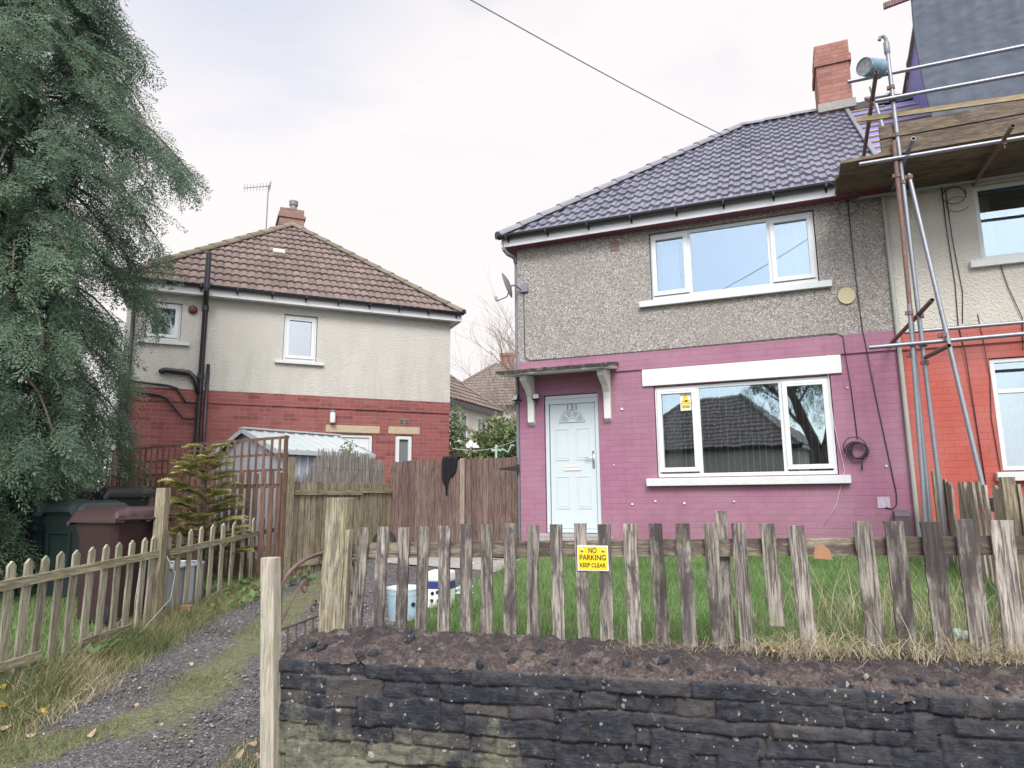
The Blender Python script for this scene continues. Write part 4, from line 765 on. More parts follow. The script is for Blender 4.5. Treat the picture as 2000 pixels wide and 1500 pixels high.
b = MB(); b.tube([M @ Vector((.15 * math.cos(a), .15 * math.sin(a) * .9, -.19 - .1 * math.sin(a))) for a in [i * math.pi / 10 for i in range(11)]], .004, 6); b.build('bucket_handle', M_RUST, bk)
# ------------------------------------------------------------------ overhead cable, dish, lamps, aerial
ca0 = PW3(5.0, -.10, 5.55); ca1 = at_y(920, 0, 5.0); dirc = (ca1 - ca0); pts = []
for i in range(25):
    f = i / 24 * 2.4; p = ca0 + dirc * f; p.z -= .28 * math.sin(min(f, 1) * math.pi) * .4; pts.append(p)
b = MB(); b.tube(pts, .0055, 6); tag(b.build('overhead_cable', M_GREYP, None, smooth=True), 'thin dark overhead wire crossing the sky down to the pebbledashed house eaves', 'cable')
dish = thing('satellite_dish', 'small grey satellite dish bracketed to the corner of the pebbledashed wall', 'satellite dish', PW3(.08, -.02, 4.93), PTH)
ax = Vector((-.94, -.12, -.30)).normalized(); M = Matrix.Translation((-.20, -.16, .0)) @ ax.to_track_quat('Z', 'Y').to_matrix().to_4x4()
b = MB(); b.lathe([(0, -.05), (.08, -.045), (.15, -.025), (.21, .0), (.214, .004), (.208, .006), (.14, -.018), (.07, -.037), (0, -.042)], n=28, m=M); b.build('reflector', M_GREYP, dish, smooth=True)
b = MB(); b.tube([(-.16, -.16, -.02), (-.08, -.13, .0), (-.02, -.03, -.05), (.03, -.02, -.05)], .018, 8); b.box(-.02, .10, -.04, -.012, -.10, .03); b.build('bracket', M_GREYP, dish)
b = MB(); p0 = M @ Vector((0, 0, -.02)); lo = Vector((-.19, -.20, -.20)); tip = Vector((-.36, -.20, -.25)); b.tube([p0 + Vector((.03, 0, -.05)), lo, tip], .010, 8); b.tube([tip, tip + Vector((-.03, 0, .07))], .022, 8); b.build('receiver_arm', M_GREYP, dish)
for (t, ln, r_) in ((-.02, 'security floodlight fixed left of the canopy bracket on the pink corner', -.5), (.30, 'security floodlight fixed right of the canopy bracket beside the white door', .45)):
    f = thing('floodlight', 'small black ' + ln, 'floodlight', PW3(t, -.10, 3.12), PTH + r_)
    b = MB(); b.box(-.055, .055, -.02, .02, -.045, .045, Matrix.Rotation(R(-14), 4, 'X')); b.tube([(0, .02, 0), (0, .07, -.03), (0, .10, -.03)], .014, 8); b.lathe([(.0, -.11), (.022, -.10), (.022, -.07), (.012, -.05)], n=10); b.build('housing', M_BLACK, f)
    b = MB(); b.box(-.045, .045, -.026, -.0205, -.035, .035, Matrix.Rotation(R(-14), 4, 'X')); b.build('lens', m_plain('floodlight_lens', (.75, .76, .76), .25, .05) if 'floodlight_lens' not in MATS else MATS['floodlight_lens'], f)
def LW3(t, d, z): return Vector((LO[0] + math.cos(LTH) * t - math.sin(LTH) * d, LO[1] + math.sin(LTH) * t + math.cos(LTH) * d, z))
wlp = thing('wall_lamp', 'white frosted wall lamp on the red bricks above the sandstone lintel', 'wall lamp', LW3(-2.56, -.01, 3.12), LTH)
b = MB(); b.box(-.05, .05, -.03, 0, .16, .28); b.lathe([(.0, .30), (.05, .285), (.055, .25), (.055, .24)], (0, -.07, 0), 14); b.build('lamp_bracket', M_GREYP, wlp); b = MB(); b.lathe([(.0, .02), (.05, .025), (.062, .05), (.055, .235), (0, .24)], (0, -.075, 0), 16); b.build('lamp_shade', M_WHITE, wlp, smooth=True, auto=50)
al = MB(); al.lathe([(.0, -.07), (.06, -.065), (.085, -.03), (.085, 0)], n=16, m=Matrix.Translation((-5.30, -.02, 5.27)) @ Matrix.Rotation(R(-90), 4, 'X')); al.build('flue_terminal', M_ALARM, lh, smooth=True)
al = MB(); al.lathe([(.0, -.05), (.05, -.045), (.065, 0)], n=12, m=Matrix.Translation((-5.42, -.02, 4.05)) @ Matrix.Rotation(R(-90), 4, 'X')); al.build('vent_cowl', MATS['terracotta'], lh, smooth=True)
ae = thing('television_aerial', 'television aerial on a tall mast beside the brown chimney', 'aerial', LW3(OV - LR - .60, LR - OV + .5, 8.3), LTH)
b = MB(); b.tube([(0, 0, 0), (0, 0, 1.52)], .016, 8); b.build('mast', M_GREYP, ae)
b = MB(); b.tube([(.05, 0, 1.51), (-.60, -.06, 1.30)], .010, 6)
for k in range(9):
    c = Vector((.02, 0, 1.50)).lerp(Vector((-.59, -.06, 1.30)), k / 8); b.tube([c + Vector((.0, -.09, .07)), c + Vector((.0, .09, -.07))], .004, 5)
b.box(.04, .05, -.12, .12, 1.40, 1.62); b.tube([(0, -.1, 1.44), (.08, -.1, 1.58)], .005, 5); b.tube([(0, .1, 1.44), (.08, .1, 1.58)], .005, 5); b.build('aerial_boom', M_GREYP, ae)
# ------------------------------------------------------------------ stone boundary wall
WTH = math.atan(-0.2513); WO = at_y(548, 1290, 4.28); WO.z = 0; WL = 5.9
swl = thing('stone_wall', 'low black weathered stone garden wall spotted with lichen under crumbling mortar coping', 'stone wall', WO, WTH)
random.seed(11); courses = []; z = -.16
while z < .60: h = random.uniform(.062, .118); h = h if .655 - z - h > .045 else .655 - z; courses.append((z, h)); z += h
rows = []                      # irregular rubble: joints of every course; a tall stone swallows the course above it
for ci, (z0, h) in enumerate(courses):
    x = -.25 - random.uniform(0, .2); row = []
    while x < WL + .3: wd = random.choice((random.uniform(.10, .2), random.uniform(.2, .36), random.uniform(.3, .55))); row.append((x, x + wd, random.random(), random.uniform(-.013, .013), random.random() < .16 and ci < len(courses) - 2, random.uniform(-.03, .03))); x += wd
    rows.append(row)
def stone_at(ci, x):
    for q in rows[ci]:
        if q[0] <= x < q[1]: return q
    return rows[ci][-1]
nxs, nzs = 800, 104; vsA, rA, jA = [], [], []
for i in range(nxs + 1):
    for j in range(nzs + 1):
        x = -.03 + (WL + .03) * i / nxs; z = -.16 + .815 * j / nzs; P = Vector((x, z, 0))
        xw = x + .020 * mnoise.noise(P * 7) + .006 * mnoise.noise(P * 25); zw = z + (.020 * mnoise.noise(Vector((x * 1.7, z * 3, 4))) + .014 * mnoise.noise(Vector((x * 6, z * 10, 1))) + .004 * mnoise.noise(P * 30)) * min(1, max(0, (.66 - z) / .08))
        ci = len(courses) - 1
        while ci > 0 and zw < courses[ci][0]: ci -= 1
        q = stone_at(ci, xw); zb, zt = courses[ci][0], courses[ci][0] + courses[ci][1]
        if ci > 0:
            ql = stone_at(ci - 1, xw)
            if ql[4]: q = ql; zb = courses[ci - 1][0]
        if q[4] and ci < len(courses) - 1 and zb == courses[ci][0]: zt = courses[ci + 1][0] + courses[ci + 1][1]
        d = min(xw - q[0], q[1] - xw, zw - zb, zt - zw); op = .5 + .9 * mnoise.noise(Vector((x * 2.3, z * 4, 8))); wj = .004 + .006 * max(0, op); gro = max(0, 1 - d / wj)
        edge = max(0, 1 - d / .022) ** 2
        fr_ = mnoise.fractal(Vector((x * 8, z * 11, q[2] * 30)), 1, 2, 5); chip = max(0, mnoise.noise(Vector((x * 11 + q[2] * 9, z * 14, 2))) - .25)
        yy = -.008 - q[3] + q[5] * (xw - (q[0] + q[1]) / 2) + .010 * fr_ + .007 * edge + .020 * max(0, op + .3) * gro ** .7 + .022 * chip
        vsA.append((x, yy, z)); rA.append(q[2]); jA.append(min(1, gro * 1.2))
fsA = [(i * (nzs + 1) + j, (i + 1) * (nzs + 1) + j, (i + 1) * (nzs + 1) + j + 1, i * (nzs + 1) + j + 1) for i in range(nxs) for j in range(nzs)]
m, nd = material('lichened_black_stone'); co = obj_co(nd); r = rnd_of(nd); sx = nd('ShaderNodeSeparateXYZ', {0: co})
c = ramp_of(nd, r, [(0.0, (.026, .031, .045)), (.4, (.036, .041, .056)), (.7, (.048, .051, .064)), (.9, (.085, .078, .080)), (1.0, (.14, .125, .11))])
n = noise_of(nd, co, 14.0, 9.0, .72); n3 = noise_of(nd, co, 2.2, 6.0, .7)
c = mix_of(nd, ramp_of(nd, n, [(.44, .0), (.74, .6)]), c, (.15, .145, .145)); c = mix_of(nd, math_of(nd, 'MULTIPLY', nd('ShaderNodeAttribute', attribute_name='joint').outputs['Fac'], ramp_of(nd, n3, [(.42, .0), (.6, .8)])), c, (.17, .15, .13)); c = mix_of(nd, ramp_of(nd, noise_of(nd, co, 70.0, 5, .7), [(.5, 0.), (.75, .6)]), c, (.02, .021, .027))
leftf = nd('ShaderNodeMapRange', {0: sx.outputs[0], 1: .0, 2: 1.7, 3: .22, 4: -.10}).outputs[0]; lowf = nd('ShaderNodeMapRange', {0: sx.outputs[2], 1: .15, 2: .45, 3: .05, 4: -.22}).outputs[0]
for cx_, hw_, am_ in ((1.36, .17, .26), (2.55, .2, .16), (3.9, .3, .18)):
    leftf = math_of(nd, 'ADD', leftf, nd('ShaderNodeMapRange', {0: math_of(nd, 'ABSOLUTE', math_of(nd, 'ADD', sx.outputs[0], math_of(nd, 'MULTIPLY_ADD', n3, .5, -cx_ - .25))), 1: .0, 2: hw_, 3: am_, 4: .0}).outputs[0])
gm = ramp_of(nd, math_of(nd, 'ADD', math_of(nd, 'ADD', n3, leftf), math_of(nd, 'ADD', lowf, math_of(nd, 'MULTIPLY_ADD', n, .5, -.25))), [(.52, 0.), (.74, .85)])
c = mix_of(nd, gm, c, mix_of(nd, n, (.15, .155, .085), (.36, .355, .27)))
wv = nd('ShaderNodeVectorMath', {0: co, 1: nd('ShaderNodeVectorMath', {0: nd('ShaderNodeTexNoise', {'Vector': co, 'Scale': 30.0, 'Detail': 4.0}).outputs['Color'], 1: (.045, .045, .045)}, operation='MULTIPLY').outputs[0]}, operation='ADD').outputs[0]
for scv, th, amt in ((3.6, .10, .7), (6.0, .14, .85), (11.0, .16, .9), (25.0, .20, .8)):
    vo = nd('ShaderNodeTexVoronoi', {'Vector': wv, 'Scale': scv, 'Randomness': 1.0}); pick = nd('ShaderNodeSeparateColor', {0: vo.outputs['Color']})
    on = math_of(nd, 'GREATER_THAN', math_of(nd, 'ADD', pick.outputs[0], math_of(nd, 'MULTIPLY_ADD', n3, 1.3, -.62)), .63); rad = math_of(nd, 'MULTIPLY_ADD', pick.outputs[1], th, th * .35)
    sp = math_of(nd, 'MULTIPLY', math_of(nd, 'MULTIPLY', on, math_of(nd, 'LESS_THAN', vo.outputs['Distance'], rad)), amt)
    c = mix_of(nd, sp, c, mix_of(nd, pick.outputs[2], (.50, .53, .48), (.42, .38, .30)))
strata = noise_of(nd, mapped(nd, co, (1, 1, 5.0)), 16.0, 8.0, .75, .4)
c = mix_of(nd, ramp_of(nd, strata, [(.50, 0.), (.72, .55)]), c, (.125, .125, .13)); c = mix_of(nd, ramp_of(nd, strata, [(.30, .6), (.42, 0.)]), c, (.014, .016, .022))
finish(m, nd, c, .9, math_of(nd, 'ADD', math_of(nd, 'ADD', n, strata), math_of(nd, 'MULTIPLY', noise_of(nd, co, 60, 6, .7), .7)), .9, .016, spec=.25); M_STONE = m
stw = fast('stonework', vsA, fsA, rA, M_STONE, swl, smooth=True); ja = stw.data.attributes.new('joint', 'FLOAT', 'POINT'); ja.data.foreach_set('value', np.array(jA, dtype=np.float32))
b = MB()
b.box(-.02, WL, .05, .40, -.3, .60); b.build('mortar_core', m_plain('dark_mortar', (.11, .095, .085), .95, .45, 14, .6), swl)
# stones of the wall end, seen past the gate post
random.seed(5); b = MB()
for (z0, h) in courses:
    yy = .0
    while yy < .40:
        d = random.uniform(.13, .30); d = min(d, .42 - yy); b.cur = random.random(); b.box(-.055 + random.uniform(-.012, .012), .01, yy + .006, yy + d - .006, z0 + .006, z0 + h - .006); yy += d
b.build('end_stones', M_STONE, swl, bevel=.018)
# coping: rough mortar bed with stones pressed in, cracked
vs, rn_ = [], []; nxc, nyc = 480, 34
CR = [(1.52, -.06), (1.60, .02), (1.72, .06), (1.80, .10), (1.98, .13), (2.04, .20), (2.05, .45)]
def dcrack(x, y):
    best = 9
    for (a, b_), (c_, d_) in zip(CR, CR[1:]):
        px, py = c_ - a, d_ - b_; L2 = px * px + py * py; t = max(0, min(1, ((x - a) * px + (y - b_) * py) / L2)); best = min(best, math.hypot(x - a - t * px, y - b_ - t * py))
    return best
for i in range(nxc + 1):
    for j in range(nyc + 1):
        x = -.03 + (WL + .03) * i / nxc; f = j / nyc; e0 = .004 + .022 * mnoise.noise(Vector((x * 3.1, 2, 5))) + .012 * mnoise.noise(Vector((x * 13, 7, 5))); yy = e0 + (.415 - e0) * f
        prof = .662 + .098 * (1 - (1 - f) ** 1.8) + .012 * math.sin(x * 1.3 + 1) - .03 * max(0, (.3 - x) / .3) ** 2
        if f < .06: prof -= (.06 - f) / .06 * .03
        P = Vector((x, yy, 0)); n = mnoise.fractal(P * 7, 1, 2, 5); n2_ = mnoise.fractal(P * 30, 1, 2, 3)
        zz = prof + .024 * n + .018 * n2_ + .012 * max(0, mnoise.noise(P * 16) - .2) - (.05 * max(0, 1 - dcrack(x + .01 * n2_, yy) / .016) if 1.3 < x < 2.3 else 0)
        vs.append((x, yy + .012 * mnoise.noise(P * 12) * (f < .2), zz)); rn_.append(.5 + .5 * n)
fs = [(i * (nyc + 1) + j, (i + 1) * (nyc + 1) + j, (i + 1) * (nyc + 1) + j + 1, i * (nyc + 1) + j + 1) for i in range(nxc) for j in range(nyc)]
m, nd = material('crumbling_mortar'); co = obj_co(nd); n = noise_of(nd, co, 6.0, 9.0, .72); n2 = noise_of(nd, co, 60.0, 6.0, .75)
fy_ = nd('ShaderNodeMapRange', {0: nd('ShaderNodeSeparateXYZ', {0: co}).outputs[1], 1: .0, 2: .2, 3: .07, 4: -.05}).outputs[0]; c = ramp_of(nd, math_of(nd, 'ADD', n, fy_), [(.32, (.068, .062, .072)), (.46, (.125, .108, .113)), (.56, (.215, .172, .158)), (.70, (.34, .27, .225))]); c = mix_of(nd, ramp_of(nd, n2, [(.46, .8), (.60, 0.)]), c, (.065, .052, .055))
c = mix_of(nd, ramp_of(nd, noise_of(nd, co, 3.1, 8, .75), [(.62, 0.), (.70, .8)]), c, (.11, .115, .035)); c = mix_of(nd, ramp_of(nd, noise_of(nd, co, 24.0, 8.0, .75), [(.57, 0.), (.70, .7)]), c, (.055, .053, .064))
lum = nd('ShaderNodeTexVoronoi', {'Vector': nd('ShaderNodeVectorMath', {0: co, 1: nd('ShaderNodeVectorMath', {0: nd('ShaderNodeTexNoise', {'Vector': co, 'Scale': 18.0, 'Detail': 4.0}).outputs['Color'], 1: (.05, .05, .05)}, operation='MULTIPLY').outputs[0]}, operation='ADD').outputs[0], 'Scale': 26.0}); lc = nd('ShaderNodeSeparateColor', {0: lum.outputs['Color']})
c = mix_of(nd, ramp_of(nd, lc.outputs[0], [(.0, .5), (.22, .0), (.78, .0), (.95, .6)]), c, mix_of(nd, lc.outputs[1], (.07, .07, .082), (.30, .27, .25)))
finish(m, nd, c, .95, math_of(nd, 'ADD', math_of(nd, 'ADD', n2, noise_of(nd, co, 140.0, 4.0, .7)), math_of(nd, 'MULTIPLY', lum.outputs['Distance'], -1.1)), .95, .016, spec=.15)
fast('coping', vs, fs, rn_, m, swl, smooth=True)
random.seed(3); b = MB(); x = .1
while x < WL - .1:
    s = random.uniform(.012, .034) * (1.25 if random.random() < .3 else 1); yy = random.uniform(.02, .12) if random.random() < .7 else random.uniform(.12, .36); f = yy / .415; zz = .662 + .098 * (1 - (1 - f) ** 1.8) + .012 * math.sin(x * 1.3 + 1); b.cur = random.random() * .6
    ic = bmesh.new(); bmesh.ops.create_icosphere(ic, subdivisions=2, radius=1); pts = []
    rz_ = Matrix.Rotation(random.random() * 6, 3, 'Z')
    for v_ in ic.verts: d = v_.co * (1 + .45 * mnoise.noise(v_.co * 1.3 + Vector((x * 9, 0, 0)))); pts.append(Vector((x, yy, zz - .006)) + rz_ @ Vector((d.x * s * 1.3, d.y * s * .8, d.z * s)))
    b.add(pts, [[v_.index for v_ in f_.verts] for f_ in ic.faces]); ic.free(); x += random.uniform(.03, .15)
b.build('embedded_stones', M_STONE, swl)
# ------------------------------------------------------------------ front picket fence on the wall
FO = Vector((-1.09, 4.65, 0)); FTH = math.atan2(-1.03, 3.69)
pf = thing('picket_fence', 'weathered flat topped wooden picket fence above the black stone wall', 'fence', FO, FTH)
PK = [(711,1030,695,1228,23),(749,1029,738,1229,23),(790,1030,783,1228,23),(828,1029,822,1233,23),(869,1027,866,1233,23),(911,1023,910,1233,23),(951,1024,951,1241,23),(996,1022,997,1240,23.5),(1041,1025,1041,1241,23),(1086,1024,1092,1243,24),(1133,1022,1142,1249,24),(1180,1024,1186,1245,25),(1230,1023,1240,1240,26),(1279,1022,1296,1257,26),(1332,1022,1348,1257,26.5),(1386,1022,1405,1254,27),(1441,1022,1459,1243,27),(1498,1022,1518,1219,28.5),(1553,1026,1578,1240,30),(1684,1018,1708,1240,32),(1745,1018,1772,1252,34),(1816,1019,1846,1272,35),(1883,1014,1920,1296,36),(1955,1016,1986,1294,40),(2030,1015,2066,1300,40)]
random.seed(8)
for (u, v, u2, v2, wpx) in PK:
    p1 = on_plane(u, v, FO, FTH); p0 = on_plane(u2, v2, FO, FTH); yl = 4.65 - .279 * p1.x; wd = wpx / F * yl * .98
    low = p0 + (p0 - p1).normalized() * (.11 if v2 != 1219 else .01); b = MB(); b.cur = random.random()
    b.plank(low, p1, (1, 0, 0), wd, (0, 1, 0), .02, 11, .0035); b.build('picket', M_PICK, pf, bevel=.0015)
for (a, b_) in ((-.04, 4.15),):
    q = MB(); q.plank((a, .042, 1.255), (b_, .042, 1.33), (0, 0, 1), .098, (0, 1, 0), .03, 30, .003); q.build('rail', M_RAIL, pf)
FB = FO + Vector((-math.sin(FTH), math.cos(FTH), 0)) * .1; p1 = on_plane(1408, 997, FB, FTH); p0 = on_plane(1427, 1243, FB, FTH); b = MB(); b.plank(p0 + Vector((0, .1, -.1)), p1 + Vector((0, .1, 0)), (1, 0, 0), .066, (0, 1, 0), .066, 6, .002); b.build('post', M_PICK, pf, bevel=.003)
q = MB(); xx = on_plane(1606, 1078, FO, FTH).x; q.prism([(xx - .045, .024, 1.245), (xx + .05, .024, 1.24), (xx + .045, .024, 1.29), (xx + .01, .024, 1.322), (xx - .03, .024, 1.32)], (0, .004, 0)); q.build('bare_wood_patch', m_plain('freshly_split_wood', (.36, .20, .12), .85, .2, 18), pf)
# the sign on the pickets
c0 = on_plane(1128, 1065, FO, FTH); c1 = on_plane(1188, 1065, FO, FTH); c2_ = on_plane(1128, 1114, FO, FTH); sw, sh = c1.x - c0.x, c0.z - c2_.z
sg = thing('no_parking_sign', 'yellow NO PARKING KEEP CLEAR sign screwed to the front pickets', 'sign', (FO.x, FO.y, 0), FTH)
sx0, sz0 = c0.x, c2_.z; b = MB(); b.box(sx0, sx0 + sw, -.018, -.0125, sz0, sz0 + sh); b.build('sign_plate', M_WHITE, sg, bevel=.002)
b = MB(); b.box(sx0 + .006, sx0 + sw - .006, -.0195, -.0182, sz0 + .006, sz0 + sh - .006); b.build('yellow_face', M_YEL, sg)
for txt, zc, sz in (('NO', .80, .245), ('PARKING', .52, .235), ('KEEP CLEAR', .22, .185)):
    me = text_mesh(txt, sh * sz * 1.25, Matrix.Translation((sx0 + sw / 2, -.0198, sz0 + sh * zc)) @ UPRIGHT, bold=.0006); x_ = [v_.co.x for v_ in me.vertices]; wnow = max(x_) - min(x_); want = sw * {'NO': .26, 'PARKING': .84, 'KEEP CLEAR': .83}[txt]; cx = sx0 + sw / 2
    for v_ in me.vertices: v_.co.x = cx + (v_.co.x - (max(x_) + min(x_)) / 2) * want / wnow
    me.materials.append(M_INK); link('sign_lettering', me, sg)
for fx in (.16, .84):
    b = MB(); b.lathe([(.0, -.004), (.006, -.0035), (.0105, 0)], n=12, m=Matrix.Translation((sx0 + sw * fx, -.0196, sz0 + sh * .80)) @ Matrix.Rotation(R(-90), 4, 'X')); b.build('screw_cap', M_CHROME, sg)
#==OBJ2
# ------------------------------------------------------------------ gate posts and iron gate
random.seed(15)
g = at_y(531, 1488, 4.25); g.z = 0.0; gtop = at_y(527, 1089, 4.25); t = MB(); t.plank((0, 0, -.06), (gtop.x - g.x, 0, gtop.z), (1, 0, 0), .088, (0, 1, 0), .088, 7, .0015)
o = t.build('gate_post', M_WPOST, None, bevel=.005); o.location = g; o.rotation_euler.z = R(-12); tag(o, 'pale squared timber gate post standing at the end of the black stone wall', 'post')
t = MB(); pb = at_y(648, 1240, 4.62); ptp = at_y(667, 972, 4.66); pz = ptp.z - pb.z; px_ = ptp.x - pb.x; t.plank((0, 0, -.15), (px_, .02, pz), (1, 0, 0), .145, (0, 1, 0), .13, 9, .005); t.plank((.085, -.01, -.1), (.085 + px_ * .7, 0, pz * .76), (1, 0, 0), .03, (0, 1, 0), .07, 5, .002)
o = t.build('gate_post', M_MPOST, None, bevel=.004); o.location = pb; o.rotation_euler.z = R(-12); tag(o, 'thick leaning mossy timber post at the left end of the front pickets', 'post')
ga0, ga1 = at_y(549, 1135, 4.38), at_y(693, 1138, 5.5); ga0.z = ga1.z = 0; gl = (ga1 - ga0).length; gth = math.atan2(ga1.y - ga0.y, ga1.x - ga0.x)
gt = thing('iron_gate', 'rusty arched wrought iron garden gate with scrolls hanging open beside the pale post', 'gate', ga0, gth)
b = MB(); arch = [(0, 0, .20), (0, 0, 1.03)] + [(gl / 2 - gl / 2 * math.cos(math.pi * k / 14), 0, 1.03 + .19 * math.sin(math.pi * k / 14)) for k in range(1, 15)] + [(gl, 0, .20)]; b.tube(arch, .013, 6); b.build('gate_frame', M_IRON, gt, smooth=True)
b = MB()
for z in (.24, .80): b.tube([(0, 0, z), (gl, 0, z)], .009, 6)
b.build('rail', M_IRON, gt)
for k in range(9): b = MB(); x = gl * (k + 1) / 10; b.tube([(x, 0, .24), (x, 0, .80)], .006, 6); b.build('bar', M_IRON, gt)
def spiral(c, r, turns=1.4, s=1, a0=0): return [(c[0] + s * r * (1 - .72 * i / 20) * math.cos(a0 + turns * 6.283 * i / 20), 0, c[1] + r * (1 - .72 * i / 20) * math.sin(a0 + turns * 6.283 * i / 20)) for i in range(21)]
for c, r, s in (((gl * .40, .87), .05, 1), ((gl * .60, .87), .05, -1), ((gl * .28, 1.02), .055, 1), ((gl * .72, 1.02), .055, -1), ((gl * .47, 1.17), .035, 1), ((gl * .53, 1.17), .035, -1)): b = MB(); b.tube(spiral(c, r, s=s), .006, 5); b.build('scroll', M_IRON, gt)
for st_ in ([(0, 0, .82), (gl * .18, 0, 1.0), (gl * .28, 0, 1.07)], [(gl, 0, .82), (gl * .82, 0, 1.0), (gl * .72, 0, 1.07)], [(gl / 2, 0, .80), (gl * .5, 0, 1.2)]): b = MB(); b.tube(st_, .007, 5); b.build('scroll_stem', M_IRON, gt)
# ------------------------------------------------------------------ left picket fence beside the drive
LFO, LFD = Vector((-3.62, 5.1, 0)), Vector((-3.40, 9.6, 0)); LFT = math.atan2(LFD.y - LFO.y, LFD.x - LFO.x)
lf_ = thing('picket_fence', 'mossy pointed picket fence along the gravel drive in front of the bins', 'fence', LFO, LFT)
TOPS = [(-8,1103),(23.8,1097),(57.6,1092),(89.8,1086),(122,1078),(150,1075),(180,1069),(208,1064),(234,1060),(259,1056),(284,1051),(301,1047),(332,1046),(352,1040),(374,1034),(395,1029),(417,1025),(438,1022),(458,1020),(478,1016),(497,1012),(514.5,1009),(530.6,1006)]
def to_world(o, th, p): return Vector((o.x + math.cos(th) * p.x - math.sin(th) * p.y, o.y + math.sin(th) * p.x + math.cos(th) * p.y, p.z))
random.seed(12)
for (u, v) in TOPS:
    p = on_plane(u, v, LFO, LFT); wpt = to_world(LFO, LFT, p); b = MB(); b.cur = random.random()
    b.plank((p.x + random.uniform(-.02, .02), .012, gz1(wpt.x - .05, wpt.y) - .06), (p.x, random.uniform(-.004, .008), p.z - .03), (1, 0, 0), .078, (0, 1, 0), .019, 6, .0018, point=.035); b.build('picket', M_GPICK, lf_, bevel=.0015)
for (a, c, hgt) in (((-30, 1150), (312, 1080), .068), ((328, 1079), (541, 1033), .062)):
    p0, p1 = on_plane(*a, LFO, LFT), on_plane(*c, LFO, LFT); b = MB(); b.plank(p0 + Vector((0, -.018, 0)), p1 + Vector((0, -.018, 0)), (0, 0, 1), hgt, (0, 1, 0), .024, 16, .002); b.build('rail', M_GRAIL, lf_)
for (a, c) in (((-40, 1313), (72, 1280)), ((150, 1258), (249, 1226)), ((410, 1165), (470, 1143))):
    p0, p1 = on_plane(*a, LFO, LFT), on_plane(*c, LFO, LFT); b = MB(); b.plank(p0 + Vector((0, -.03, 0)), p1 + Vector((0, -.03, 0)), (0, 0, 1), .065, (0, 1, 0), .022, 8, .003); b.build('rail', M_GRAIL, lf_)
p = on_plane(320, 953, LFO, LFT); b = MB(); b.plank((p.x - .02, .0, .25), (p.x, .0, p.z), (1, 0, 0), .10, (0, 1, 0), .10, 8, .002); b.build('post', M_GRNB, lf_, bevel=.004)
w0 = to_world(LFO, LFT, Vector((p.x, -.07, 1.0)))
b = MB(); b.tube([w0 + Vector((.0, .02, .05)), w0 + Vector((.08, .06, -.12)), w0 + Vector((.07, .02, -.36)), w0 + Vector((.04, -.28, -.52)), w0 + Vector((.02, -.52, -.64)), w0 + Vector((-.02, -.46, -.30)), w0 + Vector((-.03, -.40, -.02))], .0035, 6); tag(b.build('loose_cord', m_plain('pale_cord', (.34, .34, .31), .7, .1), None, smooth=True), 'thin pale cord dangling round the tall post of the mossy picket fence', 'cord')
# ------------------------------------------------------------------ trellis topped fence behind
TL, TR = Vector((-6.85, 11.33, 0)), Vector((-3.0, 9.0, 0)); TTH = math.atan2(TR.y - TL.y, TR.x - TL.x); TLEN = (TR - TL).length
tf = thing('trellis_fence', 'red brown boarded fence topped with square trellis between bins and metal shed', 'fence', TL, TTH)
n = int(TLEN / .155)
for k in range(n):
    x = TLEN - .12 - k * .155; b = MB(); b.cur = random.random(); b.plank((x, 0, .42), (x + random.uniform(-.01, .01), 0, 1.95 + .03 * (k % 3)), (1, 0, 0), .085, (0, 1, 0), .02, 4, .002); b.build('board', M_TREL, tf)
    b = MB(); b.cur = random.random(); b.plank((x, -.02, 1.80), (x, -.02, 2.42), (1, 0, 0), .03, (0, 1, 0), .02, 2, .001); b.build('trellis_upright', M_TREL, tf)
for z, h in ((2.42, .035), (2.20, .03), (1.99, .03), (1.78, .06), (.95, .07)): b = MB(); b.plank((0, .022, z), (TLEN, .022, z), (0, 0, 1), h, (0, 1, 0), .022, 10, .001); b.build('rail', M_TREL, tf)
for x, mm, hh in ((TLEN, M_GRNB, 2.15), (TLEN - 1.95, M_TREL, 2.2), (TLEN - 3.8, M_TREL, 2.2)): b = MB(); b.plank((x, .07, .35), (x, .07, hh), (1, 0, 0), .085, (0, 1, 0), .085, 4, .002); b.build('post', mm, tf)
b = MB(); b.plank((TLEN - .01, -.01, .6), (TLEN - .01, -.01, 2.44), (1, 0, 0), .04, (0, 1, 0), .04, 3, .001); b.build('post', M_TREL, tf)
# ------------------------------------------------------------------ low green fence, reed screen, brown fence and gate
GL_, GR_ = Vector((-2.97, 9.22, 0)), Vector((-2.03, 11.30, 0)); GTH = math.atan2(GR_.y - GL_.y, GR_.x - GL_.x); GLEN = (GR_ - GL_).length
gf = thing('board_fence', 'low green grey vertical board fence below the reed screen', 'fence', GL_, GTH)
n = 19
for k in range(n):
    x = .06 + k * (GLEN - .1) / (n - 1); b = MB(); b.cur = random.random(); b.plank((x, 0, .55), (x, 0, 1.83 + random.uniform(-.015, .015)), (1, 0, 0), .098, (0, 1, 0), .018, 5, .002); b.build('board', M_GRNB, gf)
for a, c, z in ((0, 1.50, 1.69), (1.52, GLEN, 1.72), (0, GLEN, .74)): b = MB(); b.plank((a, -.025, z), (c, -.025, z), (0, 0, 1), .07, (0, 1, 0), .03, 8, .002); b.build('rail', m_wood('green_grey_rail', (0.33, 0.31, 0.215), (0.11, 0.09, 0.07), (0.24, 0.215, 0.145), axis=0, moss=(0.24, 0.245, 0.12), mossamt=0.3, dk=0.35) if 'green_grey_rail' not in MATS else MATS['green_grey_rail'], gf)
rs = thing('reed_screen', 'tattered grey reed screening roll rising above the low green fence', 'reed screen', GL_, GTH); b = MB(); random.seed(31)
